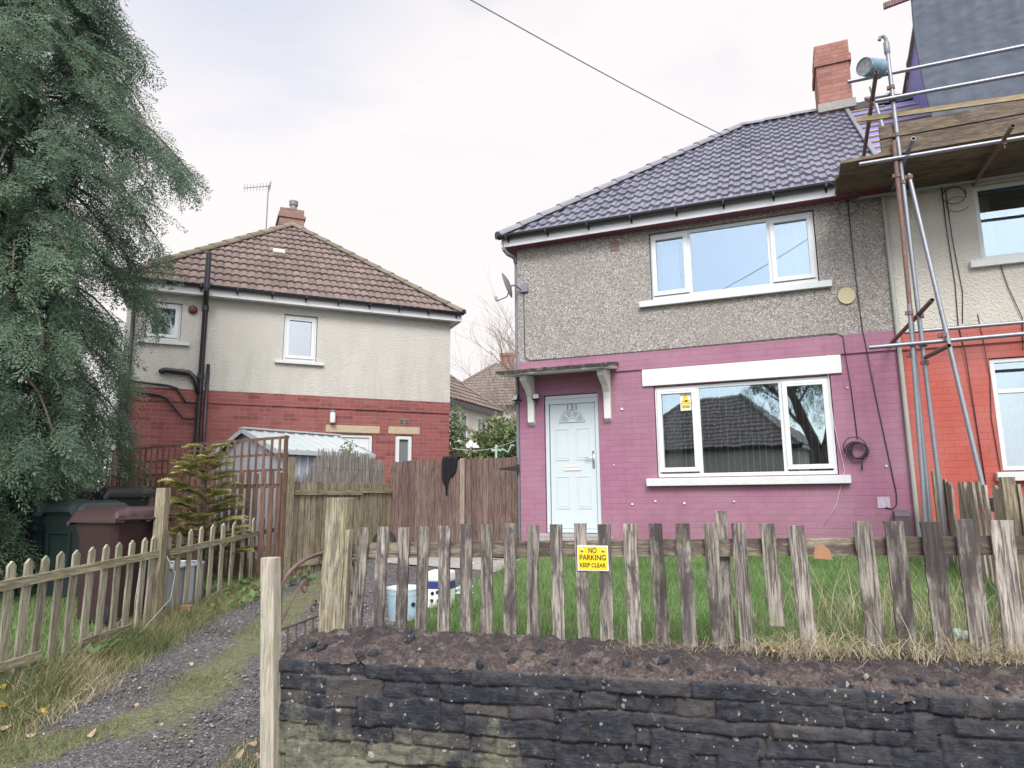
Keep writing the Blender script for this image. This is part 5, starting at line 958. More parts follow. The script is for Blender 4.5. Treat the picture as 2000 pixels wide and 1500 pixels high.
for k in range(330):
    x = .12 + (GLEN - .14) * k / 330 + random.uniform(-.006, .006); f = x / GLEN; top = 1.86 + .42 * min(1, max(0, (f - .06) / .22)) ** 2 + random.uniform(-.10, .06) - .12 * max(0, f - .78) / .22
    b.cur = random.random(); q = random.uniform(-.03, .03); b.tube([(x, .11 + q * .3, .7), (x + q, .11 + q * .4, top)], .0042, 4, cap=False)
b.build('reeds', M_REED, rs); b = MB()
for z in (1.75, 2.05): b.tube([(.2, .104, z), (GLEN, .104, z)], .003, 4)
b.build('binding_wire', M_IRON, rs)
BL, BR = Vector((-2.04, 11.34, 0)), Vector((.09, 10.49, 0)); BTH = math.atan2(BR.y - BL.y, BR.x - BL.x); BLEN = (BR - BL).length
gx0 = on_plane(909, 1000, BL, BTH).x
bf = thing('board_fence', 'tall brown stained closeboard fence left of the side gate', 'fence', BL, BTH); n = 11
for k in range(n):
    x = .05 + k * (gx0 - .16) / (n - 1); b = MB(); b.cur = random.random(); b.plank((x, 0, .55), (x, 0, 2.20 + random.uniform(-.012, .012)), (1, 0, 0), (gx0 - .16) / (n - 1) - .004, (0, 1, 0), .02, 4, .001); b.build('board', M_BRN, bf)
b = MB(); b.plank((gx0 - .045, -.006, .5), (gx0 - .045, -.006, 2.22), (1, 0, 0), .075, (0, 1, 0), .05, 5, .002); b.build('post', M_BRNL, bf)
for z in (.8, 1.4, 2.0): b = MB(); b.box(0, gx0, .02, .06, z, z + .08); b.build('rail', M_BRN, bf)
sgt = thing('side_gate', 'brown boarded side gate with black strap hinges beside the pink corner', 'gate', BL, BTH); n = 9
for k in range(n):
    wd = (BLEN - gx0 - .03) / n; x = gx0 + .01 + wd * (k + .5); b = MB(); b.cur = random.random(); b.plank((x, 0, .70), (x, 0, 2.21 + random.uniform(-.006, .006)), (1, 0, 0), wd - (.012 if k == 0 else .005), (0, 1, 0), .02, 4, .001); b.build('board', M_BRN, sgt)
for z in (.9, 1.9): b = MB(); b.box(gx0 + .02, BLEN - .02, .012, .05, z, z + .09); b.build('ledge', M_BRN, sgt)
for z in (2.04, .86): b = MB(); b.prism([(BLEN - .03, -.018, z + .035), (BLEN - .32, -.018, z + .006), (BLEN - .32, -.018, z - .006), (BLEN - .03, -.018, z - .035)], (0, .006, 0)); b.box(BLEN - .03, BLEN + .015, -.022, -.01, z - .06, z + .06); b.build('hinge', M_BLACK, sgt)
# jacket slung over the brown fence
jx0, jx1 = on_plane(866, 920, BL, BTH).x, on_plane(897, 920, BL, BTH).x; vs, fs = [], []; nu, nv = 24, 36
for i in range(nu + 1):
    for j in range(nv + 1):
        f, h = i / nu, j / nv; low = .30 + .34 * math.exp(-((f - .28) / .22) ** 2) + .03 * math.sin(f * 11); s_ = h * (low + .30) - .30; k_ = max(0, s_); x = jx0 + (jx1 - jx0) * (f + (.28 - f) * .45 * k_ / .6)
        if s_ < -.05: y_, z_ = .05 + .015 * math.sin(f * 9), 2.225 + (s_ + .05)
        elif s_ < .05: a_ = (s_ + .05) / .1 * math.pi; y_, z_ = .005 + .045 * math.cos(a_), 2.225 + .035 * math.sin(a_)
        else: y_, z_ = -.045 - .022 * math.sin(f * 15 + h * 2) - .012 * math.sin(f * 33 - h * 5), 2.225 - (s_ - .05)
        vs.append((x, y_, z_))
for i in range(nu):
    for j in range(nv): k = i * (nv + 1) + j; fs.append((k, k + nv + 1, k + nv + 2, k + 1))
b = MB(); b.add(vs, fs); o = b.build('jacket', M_JACK, None, smooth=True); o.location = BL; o.rotation_euler.z = BTH; m_ = o.modifiers.new('thick', 'SOLIDIFY'); m_.thickness = .012; tag(o, 'black jacket draped over the top of the brown boarded fence', 'jacket')
# ------------------------------------------------------------------ broken fence between the two front gardens
SO = Vector((5.10, 8.20, 0)); STH = PTH - R(90); random.seed(21)
sf = thing('broken_fence', 'broken bleached timber fence dividing the two front gardens under the scaffold', 'fence', SO, STH)
x = .05
while x < 5.2:
    pw = to_world(SO, STH, Vector((x, 0, 0))); u_ = 1000 + 1320 * pw.x / (pw.y * .986)
    gap = 1857 < u_ < 1868 or (u_ > 1905 and (x * 4.4) % 1 > .72)
    if not gap:
        top = float(np.interp(u_, [1770, 1790, 1830, 1855, 1870, 1900, 1930, 2000, 2100], [1.74, 1.78, 1.74, 1.72, 1.70, 1.70, 1.66, 1.63, 1.62])) + random.uniform(-.03, .03); ln = random.uniform(-.03, .03) + (.10 if 1835 < u_ < 1857 else -.03 if u_ < 1800 else 0)
        b = MB(); b.cur = random.random(); b.plank((x + ln, random.uniform(-.02, .02), gz1(pw.x, pw.y) - .05), (x, random.uniform(-.03, .03), top), (1, 0, 0), .098, (0, 1, 0), .02, 7, .004); b.build('board', M_BRK, sf)
    x += .103
b = MB(); b.plank((.9, .06, 1.56), (2.75, .06, 1.44), (0, 0, 1), .12, (0, 1, 0), .04, 8, .01); b.build('rail', M_RAIL, sf); b = MB(); b.plank((2.6, .05, 1.45), (5.2, .05, 1.40), (0, 0, 1), .09, (0, 1, 0), .035, 8, .004); b.build('rail', M_RAIL, sf)
b = MB(); b.plank((.35, -.07, .5), (.35, -.07, 1.85), (1, 0, 0), .09, (0, 1, 0), .09, 4, .002); b.build('post', M_GRNB, sf); b = MB(); b.plank((3.0, -.07, .5), (3.02, -.07, 1.72), (1, 0, 0), .09, (0, 1, 0), .09, 4, .002); b.build('post', M_GRNB, sf)
# ------------------------------------------------------------------ metal shed
P1 = Vector((-3.69, 10.6, 0)); STH2 = R(50); SA, SB = 1.75, 1.9       # side runs along +x, gable along +y
sh_ = thing('metal_shed', 'corrugated pale steel garden shed with low pitched roof behind the trellis fence', 'shed', P1, STH2)
def corr(name, p0, p1, z0, z1f, out, mat):
    p0, p1 = Vector(p0), Vector(p1); L_ = (p1 - p0).length; d = (p1 - p0) / L_; vs, fs = [], []; x = 0; prof_ = []
    while x < L_ - .001:
        for dx, h in ((0, 0), (.10, 0), (.115, .012), (.135, .012)): prof_.append((min(x + dx, L_), h))
        x += .15
    prof_.append((L_, 0))
    for (x, h) in prof_:
        q = p0 + d * x + Vector(out) * h; vs += [(q.x, q.y, z0), (q.x, q.y, z1f(x / L_))]
    for i in range(len(prof_) - 1): fs.append((2*i, 2*i+2, 2*i+3, 2*i+1))
    b = MB(); b.add(vs, fs); return b.build(name, mat, sh_)
EZ2, AP = 2.38, .36
corr('side_panel', (0, 0, 0), (SA, 0, 0), .55, lambda f: EZ2, (0, -1, 0), M_STEEL); corr('gable_panel', (0, 0, 0), (0, SB, 0), .55, lambda f: EZ2 + AP * (1 - abs(2 * f - 1)) - .02, (-1, 0, 0), M_STEEL); corr('side_panel', (0, SB, 0), (SA, SB, 0), .55, lambda f: EZ2, (0, 1, 0), M_STEEL); corr('gable_panel', (SA, 0, 0), (SA, SB, 0), .55, lambda f: EZ2 + AP * (1 - abs(2 * f - 1)) - .02, (1, 0, 0), M_STEEL)
for s in (0, 1):
    vs, fs = [], []; x = -.08; pr = []
    while x < SA + .08:
        for dx, h in ((0, 0), (.15, 0), (.16, .018), (.185, .018), (.195, 0)): pr.append((min(x + dx, SA + .08), h))
        x += .20
    for (x, h) in pr:
        ya, yb = (-.10, SB / 2) if s == 0 else (SB + .10, SB / 2); vs += [(x, ya, EZ2 - .02 + h), (x, yb, EZ2 + AP + h)]
    for i in range(len(pr) - 1): fs.append((2*i, 2*i+2, 2*i+3, 2*i+1))
    b = MB(); b.add(vs, fs); b.build('roof_panel', M_SHROOF, sh_)
b = MB(); b.box(-.10, SA + .10, -.115, -.095, EZ2 - .085, EZ2 - .01)
b.prism([(-.095, -.115, EZ2 - .085), (-.095, SB / 2, EZ2 + AP - .05), (-.095, SB + .115, EZ2 - .085), (-.095, SB + .115, EZ2 + .0), (-.095, SB / 2, EZ2 + AP + .03), (-.095, -.115, EZ2)], (.012, 0, 0)); b.box(-.11, SA + .1, SB / 2 - .06, SB / 2 + .06, EZ2 + AP + .02, EZ2 + AP + .045); b.build('roof_trim', M_SHROOF, sh_)
# ------------------------------------------------------------------ bins
def bin_(loc, rz, mat, label, h=1.07):
    t = thing('wheeled_bin', label, 'wheelie bin', loc, rz, 'wheeled bins behind the picket fence'); s = h / 1.07; random.seed(int(loc[0] * 100))
    b = MB(); W0, D0, W1, D1 = .245, .26, .29, .345; zs = [(.03, W0, D0), (.80, W1 - .02, D1 - .03), (.88, W1, D1), (.94, W1, D1), (.965, W1 + .012, D1 + .012), (.995, W1 + .012, D1 + .012)]; vs, fs = [], []; n = 32
    for (z, w_, d_) in zs:
        for k in range(n):
            a = (k + .5) * 2 * math.pi / n; ca, sa = math.cos(a), math.sin(a); e = 7; rr = 1 / ((abs(ca) ** e + abs(sa) ** e) ** (1 / e)); vs.append((w_ * ca * rr, d_ * sa * rr, z * s))
    for i in range(len(zs) - 1):
        for k in range(n): k2 = (k + 1) % n; fs.append((i*n+k, i*n+k2, (i+1)*n+k2, (i+1)*n+k))
    fs.append(tuple(range(n))[::-1]); b.add(vs, fs)
    frame_bars(b, -.15, .15, .28 * s, .74 * s, -.335, -.30, .012); b.build('bin_body', mat, t, smooth=True, auto=30)
    vs, fs = [], []; nu, nv = 22, 22
    for i in range(nu + 1):
        for j in range(nv + 1):
            x = -.315 + .63 * i / nu; y_ = -.40 + .80 * j / nv; ex_ = min(1, (.315 - abs(x)) / .05); ey_ = min(1, (.40 - abs(y_)) / .07); z = 1.0 + .075 * min(ex_, ey_) ** .5 + .02 * (1 - (x / .315) ** 2) - .03 * (y_ < -.33) * (abs(x) > .2); z += .018 * (abs(abs(x) - .17) < .03) * (y_ > -.3)
            vs.append((x, y_, z * s))
    for i in range(nu):
        for j in range(nv): k = i * (nv + 1) + j; fs.append((k, k + nv + 1, k + nv + 2, k + 1))
    n0 = len(vs); rim = [(i, 0) for i in range(nu + 1)] + [(nu, j) for j in range(1, nv + 1)] + [(i, nv) for i in range(nu - 1, -1, -1)] + [(0, j) for j in range(nv - 1, 0, -1)]
    for (i, j) in rim: q = vs[i * (nv + 1) + j]; vs.append((q[0], q[1], q[2] - .045))
    for k in range(len(rim)): k2 = (k + 1) % len(rim); a = rim[k][0] * (nv + 1) + rim[k][1]; c = rim[k2][0] * (nv + 1) + rim[k2][1]; fs.append((a, c, n0 + k2, n0 + k))
    b = MB(); b.add(vs, fs); b.build('lid', mat, t, smooth=True, auto=50)
    b = MB(); b.tube([(-.30, .42, .99 * s), (.30, .42, .99 * s)], .017, 8)
    for x in (-.27, 0, .27): b.box(x - .025, x + .025, .34, .43, .96 * s, 1.02 * s)
    b.build('handle', mat, t, smooth=True, auto=40)
    for x in (-.27, .27): b = MB(); b.lathe([(0, -.025), (.09, -.025), (.10, -.015), (.10, .015), (.09, .025), (0, .025)], n=20, m=Matrix.Translation((x, .27, .10)) @ Matrix.Rotation(R(90), 4, 'Y')); b.build('wheel', M_RUBB, t, smooth=True, auto=40)
    return t
p = (-3.98, 7.0); bin_((p[0], p[1], gz1(*p) + .005), R(-118), M_BINB, 'brown wheeled bin with closed lid right behind the mossy pickets', 1.07)
p = (-5.22, 8.35); bin_((p[0], p[1], gz1(*p) + .005), R(-10), M_BING, 'green wheeled bin half hidden by the brown one under the conifer')
p = (-5.76, 8.62); bin_((p[0], p[1], gz1(*p) + .005), R(-6), m_plain('slate_green_bin_plastic', (.026, .042, .056), .42, .2, 4.0, spec=.5), 'slate grey wheeled bin nearest the conifer trunk')
p = (-5.5, 9.5); bin_((p[0], p[1], gz1(*p) + .12), R(-25), M_BINK, 'black wheeled bin farthest back against the trellis fence')
# galvanised tub behind the pickets
p = (-3.85, 7.75); tb_ = thing('metal_tub', 'ribbed galvanised metal tub behind the pickets under the small fir', 'tub', (p[0], p[1], gz1(*p)), 0)
b = MB(); vs, fs = [], []; n = 96
for z in (-.02, .42):
    for k in range(n): a = k * 2 * math.pi / n; r = .33 + .010 * math.sin(k * math.pi / 2); vs.append((r * math.cos(a), r * 1.5 * math.sin(a), z))
for k in range(n): k2 = (k + 1) % n; fs.append((k, k2, n + k2, n + k))
b.add(vs, fs); b.build('tub_side', M_STEEL, tb_, smooth=True); b = MB(); b.tube([(.335 * math.cos(a), .5 * math.sin(a), .42) for a in [k * 2 * math.pi / 32 for k in range(33)]], .012, 6); b.build('tub_rim', M_STEEL, tb_, smooth=True); b = MB(); b.quad(*[(.31 * math.cos(a), .47 * math.sin(a), .36) for a in [k * 2 * math.pi / 32 for k in range(32)]]); b.build('soil', M_FELT, tb_)
# ------------------------------------------------------------------ rubbish in the garden
p = at_y(790, 1190, 5.55); pz = gz1(p.x, p.y)
tu = thing('paint_tub', 'empty pale blue and white round plastic tub on the grass behind the pickets', 'tub', (p.x, p.y, pz - .01), .4)
b = MB(); b.lathe([(0, .005), (.118, .005), (.138, .235), (.143, .237), (.143, .25), (.136, .25), (.130, .23), (.112, .012), (0, .012)], n=32); b.build('tub_body', m_plain('white_tub_plastic', (.62, .70, .73), .45, .08, 9, dirt=((.4, .42, .42), .3)), tu, smooth=True, auto=40)
b = MB(); b.lathe([(.1375, .195), (.1405, .23)], n=32); b.lathe([(.1205, .02), (.1365, .19)], n=32); b.build('label_band', M_SKYB, tu, smooth=True)
b = MB(); b.lathe([(0, 0), (.017, 0), (.017, .002)], n=12, m=Matrix.Translation((.036, -.130, .13)) @ Matrix.Rotation(R(90), 4, 'X')); b.build('label_mark', M_INK, tu)
p = at_y(862, 1180, 6.0); pz = gz1(p.x, p.y)
bx_ = thing('carton', 'white and navy blue plastic carton standing on the grass beside the round tub', 'carton', (p.x, p.y, pz - .01), R(-14))
b = MB(); b.box(-.10, .10, -.07, .07, 0, .18); b.build('carton_body', M_WHITE, bx_, bevel=.012); b = MB(); b.box(-.101, .101, -.071, .071, .155, .215); b.build('navy_band', M_BLUE, bx_, bevel=.004); b = MB(); b.box(-.104, .104, -.074, .074, .215, .305); b.build('carton_lid', M_WHITE, bx_, bevel=.02)
b = MB()
for (x, z) in ((-.055, .12), (-.06, .06), (.0, .06), (-.01, .13)): b.lathe([(0, 0), (.016, 0), (.016, .002)], n=12, m=Matrix.Translation((x, -.071, z)) @ Matrix.Rotation(R(90), 4, 'X'))
b.build('carton_mark', M_INK, bx_)
def crumpled(name, p, s, mat, label, cat, seed, flat=.5, group=None):
    ic = bmesh.new(); bmesh.ops.create_icosphere(ic, subdivisions=3, radius=1); b = MB(); pts = []
    for v_ in ic.verts: n = mnoise.fractal(v_.co * 1.7 + Vector((seed, 0, 0)), 1, 2, 4); d = v_.co * (1 + .55 * n); pts.append((d.x * s, d.y * s * .8, max(-.1 * s, d.z * s * flat)))
    b.add(pts, [[v_.index for v_ in f_.verts] for f_ in ic.faces]); ic.free(); o = b.build(name, mat, None); o.location = p; tag(o, label, cat, group); return o
p = at_y(906, 1178, 6.35); crumpled('plastic_wrapper', (p.x, p.y, gz1(p.x, p.y) + .05), .085, M_GREEN, 'crumpled mint green wrapper beside the navy and white carton', 'wrapper', 3, .7)
p = at_y(1880, 1258, 4.15); crumpled('plastic_bag', (p.x, p.y, gz1(p.x, p.y) + .06), .06, M_GREEN, 'crumpled pale turquoise bag in the grass behind the right hand pickets', 'bag', 9, .7)
p = at_y(1958, 1288, 3.9); crumpled('paper_scrap', (p.x, p.y, gz1(p.x, p.y) + .05), .03, M_WHITE, 'small white paper scrap in the dry grass near the broken fence', 'litter', 5, .6)
random.seed(44); spots = [(-1.35, 10.35), (-1.1, 10.5), (-.75, 10.3), (-.62, 10.15), (-.35, 10.25), (-.05, 10.1), (.18, 10.0), (-1.6, 9.9), (-.95, 10.05)]
for k, (x, y_) in enumerate(spots): crumpled('litter_scrap', (x, y_, gz1(x, y_) + .02), random.uniform(.03, .07), (M_WHITE, M_SKYB, M_LEAFB)[k % 3], 'small scrap of litter lying along the foot of the brown fence', 'litter', k * 3.3, .35, 'litter scraps along the brown fence')
ty = thing('wheel', 'small black wheel leaning on the boards where green and brown fences meet', 'wheel', (-2.02, 10.85, .76), R(10))
M = Matrix.Translation((0, 0, .17)) @ Matrix.Rotation(R(80), 4, 'X'); b = MB(); b.lathe([(.10, -.04), (.15, -.05), (.175, -.03), (.18, 0), (.175, .03), (.15, .05), (.10, .04)], n=28, m=M); b.build('tyre', M_RUBB, ty, smooth=True); b = MB(); b.lathe([(0, -.02), (.03, -.03), (.09, -.012), (.105, -.03), (.105, .03), (0, .03)], n=24, m=M); b.build('rim', M_BINK, ty, smooth=True, auto=40)
# concrete slab path along the house
b = MB(); vs, fs = [], []
for i in range(31):
    for j in range(9):
        t_ = -2.0 + 3.6 * i / 30; d_ = -.03 - .95 * j / 8 * (1 if t_ > -.1 else .9); q = PW3(t_, d_ if t_ > 0 else d_ - .05, 0); vs.append((q.x, q.y, gz1(q.x, q.y) + .014))
for i in range(30):
    for j in range(8): k = i * 9 + j; fs.append((k, k + 9, k + 10, k + 1))
b.add(vs, fs); tag(b.build('path', M_CONC, None, smooth=True), kind='structure')
b = MB(); vs, fs = [], []
for i in range(25):
    for j in range(5): x = -12 + 6.4 * i / 24; y_ = 8.9 + .8 * j / 4 + .12 * (x + 6); vs.append((x, y_, gz1(x, y_) + .016))
for i in range(24):
    for j in range(4): k = i * 5 + j; fs.append((k, k + 5, k + 6, k + 1))
b.add(vs, fs); tag(b.build('footpath', M_CONC, None, smooth=True), kind='structure')
# washing line
p0, p1 = LW3(0.05, -.1, 2.05 + .62), PW3(-.02, .6, 2.62); b = MB(); b.tube([p0.lerp(p1, k / 12) - Vector((0, 0, .14 * math.sin(k / 12 * math.pi))) for k in range(13)], .006, 5); wl2 = b.build('washing_line', M_WHITE, None); tag(wl2, 'thin pale washing line strung between the two houses above the brown fence', 'washing line')
q = p0.lerp(p1, .30); crumpled('cloth', (q.x, q.y, q.z - .05), .13, M_WHITE, 'small white cloth hanging on the washing line near the brick corner', 'cloth', 1.3, .9)
q = p0.lerp(p1, .62); b = MB(); b.box(-.02, .02, -.02, .02, -.42, .02); b.box(-.09, .10, -.012, .012, -.10, -.06); b.tube([(.10, 0, -.06), (.22, 0, -.12), (.28, 0, .0), (.34, 0, .0)], .02, 6); o = b.build('peg_hanger', M_GREEN, None); o.location = q - Vector((0, 0, .10)); tag(o, 'pale green plastic peg hanger hooked on the washing line near the pink corner', 'hanger')
# fallen leaves
random.seed(77)
for k, (u, v, s, yel) in enumerate(((80,1394,.075,1),(8,1380,.08,1),(5,1425,.07,0),(4,1345,.06,1),(57,1408,.05,0),(95,1383,.055,0),(157,1352,.07,0),(263,1382,.05,0),(175,1440,.07,0),(62,1440,.05,0),(245,1295,.06,0),(293,1270,.045,0),(210,1272,.05,0),(371,1300,.04,0),(497,1455,.06,0),(520,1440,.07,0),(470,1475,.07,0),(505,1480,.06,0),(620,1180,.04,1),(1502,1266,.055,2))):
    if yel == 2: q = on_plane(u, v, (FO.x, FO.y - .1), FTH); wpt = to_world(Vector((FO.x, FO.y - .1, 0)), FTH, q)
    else:
        yy = 4.0
        for it in range(40):
            q = at_y(u, v, yy); yy += (q.z - gz1(q.x, q.y)) * 1.2
        wpt = Vector((q.x, q.y, gz1(q.x, q.y) + .012))
    b = MB(); n = 10; out = []
    for i in range(n): a = i * 2 * math.pi / n; r = s * (.5 + .16 * math.cos(a) + .07 * math.cos(3 * a)); out.append((r * math.cos(a), r * .72 * math.sin(a), .012 * math.sin(a * 2 + k)))
    b.add([(0, 0, .012)] + out, [(0, i + 1, (i + 1) % n + 1) for i in range(n)]); b.tube([(-.3 * s, 0, .004), (-.8 * s, .1 * s, .008)], .0015, 4)
    o = b.build('fallen_leaf', M_LEAFY if yel else M_LEAFB, None, smooth=True); o.location = wpt; o.rotation_euler = (random.uniform(-.5, .5), random.uniform(-.5, .5), random.random() * 6); 
    tag(o, 'yellow fallen leaf lying on the dry grass at the foot of the front pickets' if yel == 2 else ('yellow fallen leaf lying on the gravel drive or its verge' if yel else 'tan dried fallen leaf lying on the gravel drive or its verge'), 'leaf', None if yel == 2 else ('yellow leaves on the drive' if yel else 'tan leaves on the drive'))
b = MB(); b.box(-.055, .055, -.04, .04, 0, .06); o = b.build('brick', m_plain('orange_brick', (.33, .19, .12), .9, .2, 20), None, bevel=.006); w0 = to_world(LFO, LFT, on_plane(352, 1200, LFO, LFT)); o.location = (w0.x + .06, w0.y, gz1(w0.x - .1, w0.y)); tag(o, 'half buried orange brick at the foot of the tall picket fence post', 'brick')

# ------------------------------------------------------------------ trees and plants
def frame_from(d, roll=0.0):
    d = Vector(d).normalized(); q = d.to_track_quat('X', 'Z'); return q.to_matrix() @ Matrix.Rotation(roll, 3, 'X')
def spray_template(n, L, spread, lw, seed):
    """flat frond along +X in the XY plane: side twiglets bearing small scale leaves; returns (verts, quads, tone)"""
    r = random.Random(seed); vs, fs, tn = [], [], []
    def leaf(p, d, l, w, t):
        d = d.normalized(); s = Vector((-d.y, d.x, r.uniform(-.5, .5))).normalized(); q = p + d * l; m_ = p + d * l * .5; k = len(vs); dz = Vector((0, 0, r.uniform(-.3, .3) * w))
        vs.extend([p, m_ + s * w * .5 + dz, q, m_ - s * w * .5 - dz]); fs.append((k, k+1, k+2, k+3)); tn.extend([t] * 4)
    for i in range(n):
        f = (i + .5) / n; p = Vector((L * f, 0, -.10 * L * f * f)); ln = spread * (1 - f) ** .6 * (.6 + .4 * min(1, f * 5)) + .02
        for s in (-1, 1):
            ang = R(r.uniform(35, 58)) * s; d = Vector((math.cos(ang), math.sin(ang), r.uniform(-.2, .1)))
            m = max(2, int(ln / (lw * 1.1)))
            for k in range(m):
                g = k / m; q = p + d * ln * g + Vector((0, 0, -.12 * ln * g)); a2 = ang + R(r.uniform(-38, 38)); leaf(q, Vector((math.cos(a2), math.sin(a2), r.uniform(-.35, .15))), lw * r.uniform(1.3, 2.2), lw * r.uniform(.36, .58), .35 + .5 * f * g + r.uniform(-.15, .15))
    leaf(Vector((L * .95, 0, -.1 * L)), Vector((1, 0, -.2)), lw * 2, lw * .8, .8)
    return np.array([tuple(v) for v in vs]), np.array(fs), np.array(tn)
class Scatter:
    def __init__(s): s.V = []; s.F = []; s.T = []; s.n = 0
    def put(s, tpl, pos, M3, scale, tone):
        V, Fq, T = tpl; A = np.array(M3); s.V.append((V * scale) @ A.T + np.array(pos)); s.F.append(Fq + s.n); s.n += len(V); s.T.append(np.clip(T * .55 + tone, 0, 1))
    def build(s, name, mat, parent): return fast(name, np.concatenate(s.V), np.concatenate(s.F), np.concatenate(s.T), mat, parent)
random.seed(101)
TP = [spray_template(9, .36, .15, .024, k) for k in range(6)]
cpos = Vector((-6.35, 8.15, .45)); con = thing('conifer', 'tall drooping evergreen conifer standing over the bins at the edge of the drive', 'tree', cpos)
def crown_r(z): return float(np.interp(z, [.3, 1.0, 1.7, 2.3, 3.0, 4.6, 6.0, 7.5, 9.2, 11.2], [.5, .8, 1.0, 1.35, 1.85, 1.85, 1.6, 1.3, .85, .15]))
tk = MB(); tk.tube([(0, 0, -.1), (.03, .02, 2), (-.02, .05, 5), (.02, 0, 8), (0, 0, 11)], [.24, .2, .14, .08, .02], 10); tk.build('trunk', M_TRUNK, con, smooth=True)
S = Scatter(); brs = MB(); nb_ = 190
for k in range(nb_):
    f = (k + random.random()) / nb_; z = .5 + 10.6 * f; az = k * 2.39996 + random.uniform(-.4, .4); RL = crown_r(z) * random.uniform(.72, 1.12)
    if k in (97, 102, 106): az, RL = R(-14 + (k - 97) * 2), {97: 2.0, 102: 2.3, 106: 2.1}[k]
    RL *= .82 if (math.cos(az) > .5 and 3.6 < z < 5.4 and k not in (97, 102, 106)) else 1; up_ = random.uniform(.05, .35); pts = []
    for i in range(9):
        g = i / 8; pts.append(Vector((math.cos(az) * RL * g, math.sin(az) * RL * g, z + RL * (up_ * g * 1.6 - (.42 + up_) * g * g * 1.1 - .25 * max(0, g - .75)))))
    brs.tube(pts, [.030 * (1 - .85 * i / 8) * (1.3 - f) + .003 for i in range(9)], 5); tone0 = random.uniform(-.05, .2)
    ns = int(12 + 36 * RL)
    for q in range(ns):
        g = 1 - (1 - .12) * random.random() ** 1.25; i = min(7, int(g * 8)); p = pts[i].lerp(pts[i + 1], g * 8 - i); side = random.choice((-1, 1)); off = random.uniform(0, .42) * (1.15 - g * .7)
        out = Vector((math.cos(az), math.sin(az), 0)); lat = Vector((-math.sin(az), math.cos(az), 0)) * side
        p = p + lat * off + Vector((0, 0, random.uniform(-.22, .10) - off * .35))
        d = out * random.uniform(.25, .9) + lat * random.uniform(.0, .7) + Vector((0, 0, -random.uniform(.25, 1.15) - .5 * max(0, g - .7)))
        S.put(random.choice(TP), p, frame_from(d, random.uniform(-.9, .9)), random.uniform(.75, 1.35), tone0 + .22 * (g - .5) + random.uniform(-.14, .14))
    for q in range(3):           # hanging tassels at the branch end
        p = pts[8] + Vector((random.uniform(-.22, .05) * math.cos(az), random.uniform(-.22, .05) * math.sin(az), 0))
        for j in range(random.choice((1, 2, 3))): S.put(random.choice(TP), p + Vector((random.uniform(-.03, .03), random.uniform(-.03, .03), -.17 * j)), frame_from((random.uniform(-.2, .2), random.uniform(-.2, .2), -1), random.random() * 6), random.uniform(.6, .95), tone0 + random.uniform(.0, .3))
brs.build('branch', M_TRUNK, con, smooth=True); S.build('crown', M_CONIF, con)
# small fir with flat tiers
random.seed(55); fp = (-3.95, 8.75); fir = thing('fir_tree', 'small flat tiered green fir growing between the mossy pickets and trellis fence', 'tree', (fp[0], fp[1], gz1(*fp)))
tk = MB(); tk.tube([(0, 0, -.05), (.02, 0, .5), (0, .02, 1.3), (.01, 0, 1.72)], [.045, .035, .018, .005], 7); tk.build('trunk', M_TRUNK, fir, smooth=True)
NT = []
for sd in range(4):
    r = random.Random(sd + 9); vs, fs, tn = [], [], []
    for i in range(34):
        f = i / 34
        for s in (-1, 1):
            p = Vector((.24 * f, 0, .02 * math.sin(f * 3))); a = R(r.uniform(40, 75)) * s; d = Vector((math.cos(a), math.sin(a), r.uniform(.0, .5))); l = .042 * r.uniform(.8, 1.2); w = .006; sd_ = Vector((-d.y, d.x, 0)).normalized() * w; k = len(vs); vs += [p - sd_, p + sd_, p + d * l + sd_ * .4, p + d * l - sd_ * .4]; fs.append((k, k+1, k+2, k+3)); tn += [.3 + .6 * f] * 4
    NT.append((np.array([tuple(v) for v in vs]), np.array(fs), np.array(tn)))
S = Scatter(); brs = MB()
for ti, (z, rr, nbr) in enumerate(((.42, .58, 9), (.62, .66, 10), (.84, .62, 10), (1.02, .52, 9), (1.22, .42, 8), (1.42, .34, 8), (1.58, .24, 6), (1.70, .12, 4))):
    for k in range(nbr):
        az = k * 6.283 / nbr + ti * .7 + random.uniform(-.25, .25); L_ = rr * random.uniform(.45, 1.0); e = Vector((math.cos(az), math.sin(az), 0)); p0 = Vector((0, 0, z + random.uniform(-.11, .09))); pts = [p0 + e * L_ * g + Vector((0, 0, .10 * L_ * g + .12 * L_ * g * g)) for g in (0, .35, .7, 1)]
        brs.tube(pts, [.010, .007, .005, .002], 4)
        for q in range(int(5 + 20 * L_)):
            g = random.uniform(.25, 1.0); p = p0 + e * L_ * g + Vector((0, 0, .10 * L_ * g + .12 * L_ * g * g + random.uniform(-.02, .02))); s = random.choice((-1, 0, 1)); d = e + Vector((-e.y, e.x, 0)) * s * random.uniform(.4, 1.0) + Vector((0, 0, random.uniform(-.05, .25)))
            S.put(random.choice(NT), p, frame_from(d, random.uniform(-.3, .3)), random.uniform(.6, 1.0), 0.18 + .38 * (z / 1.7) * g + random.uniform(-.1, .1))
brs.build('branch', M_TRUNK, fir); S.build('crown', M_FIR, fir)
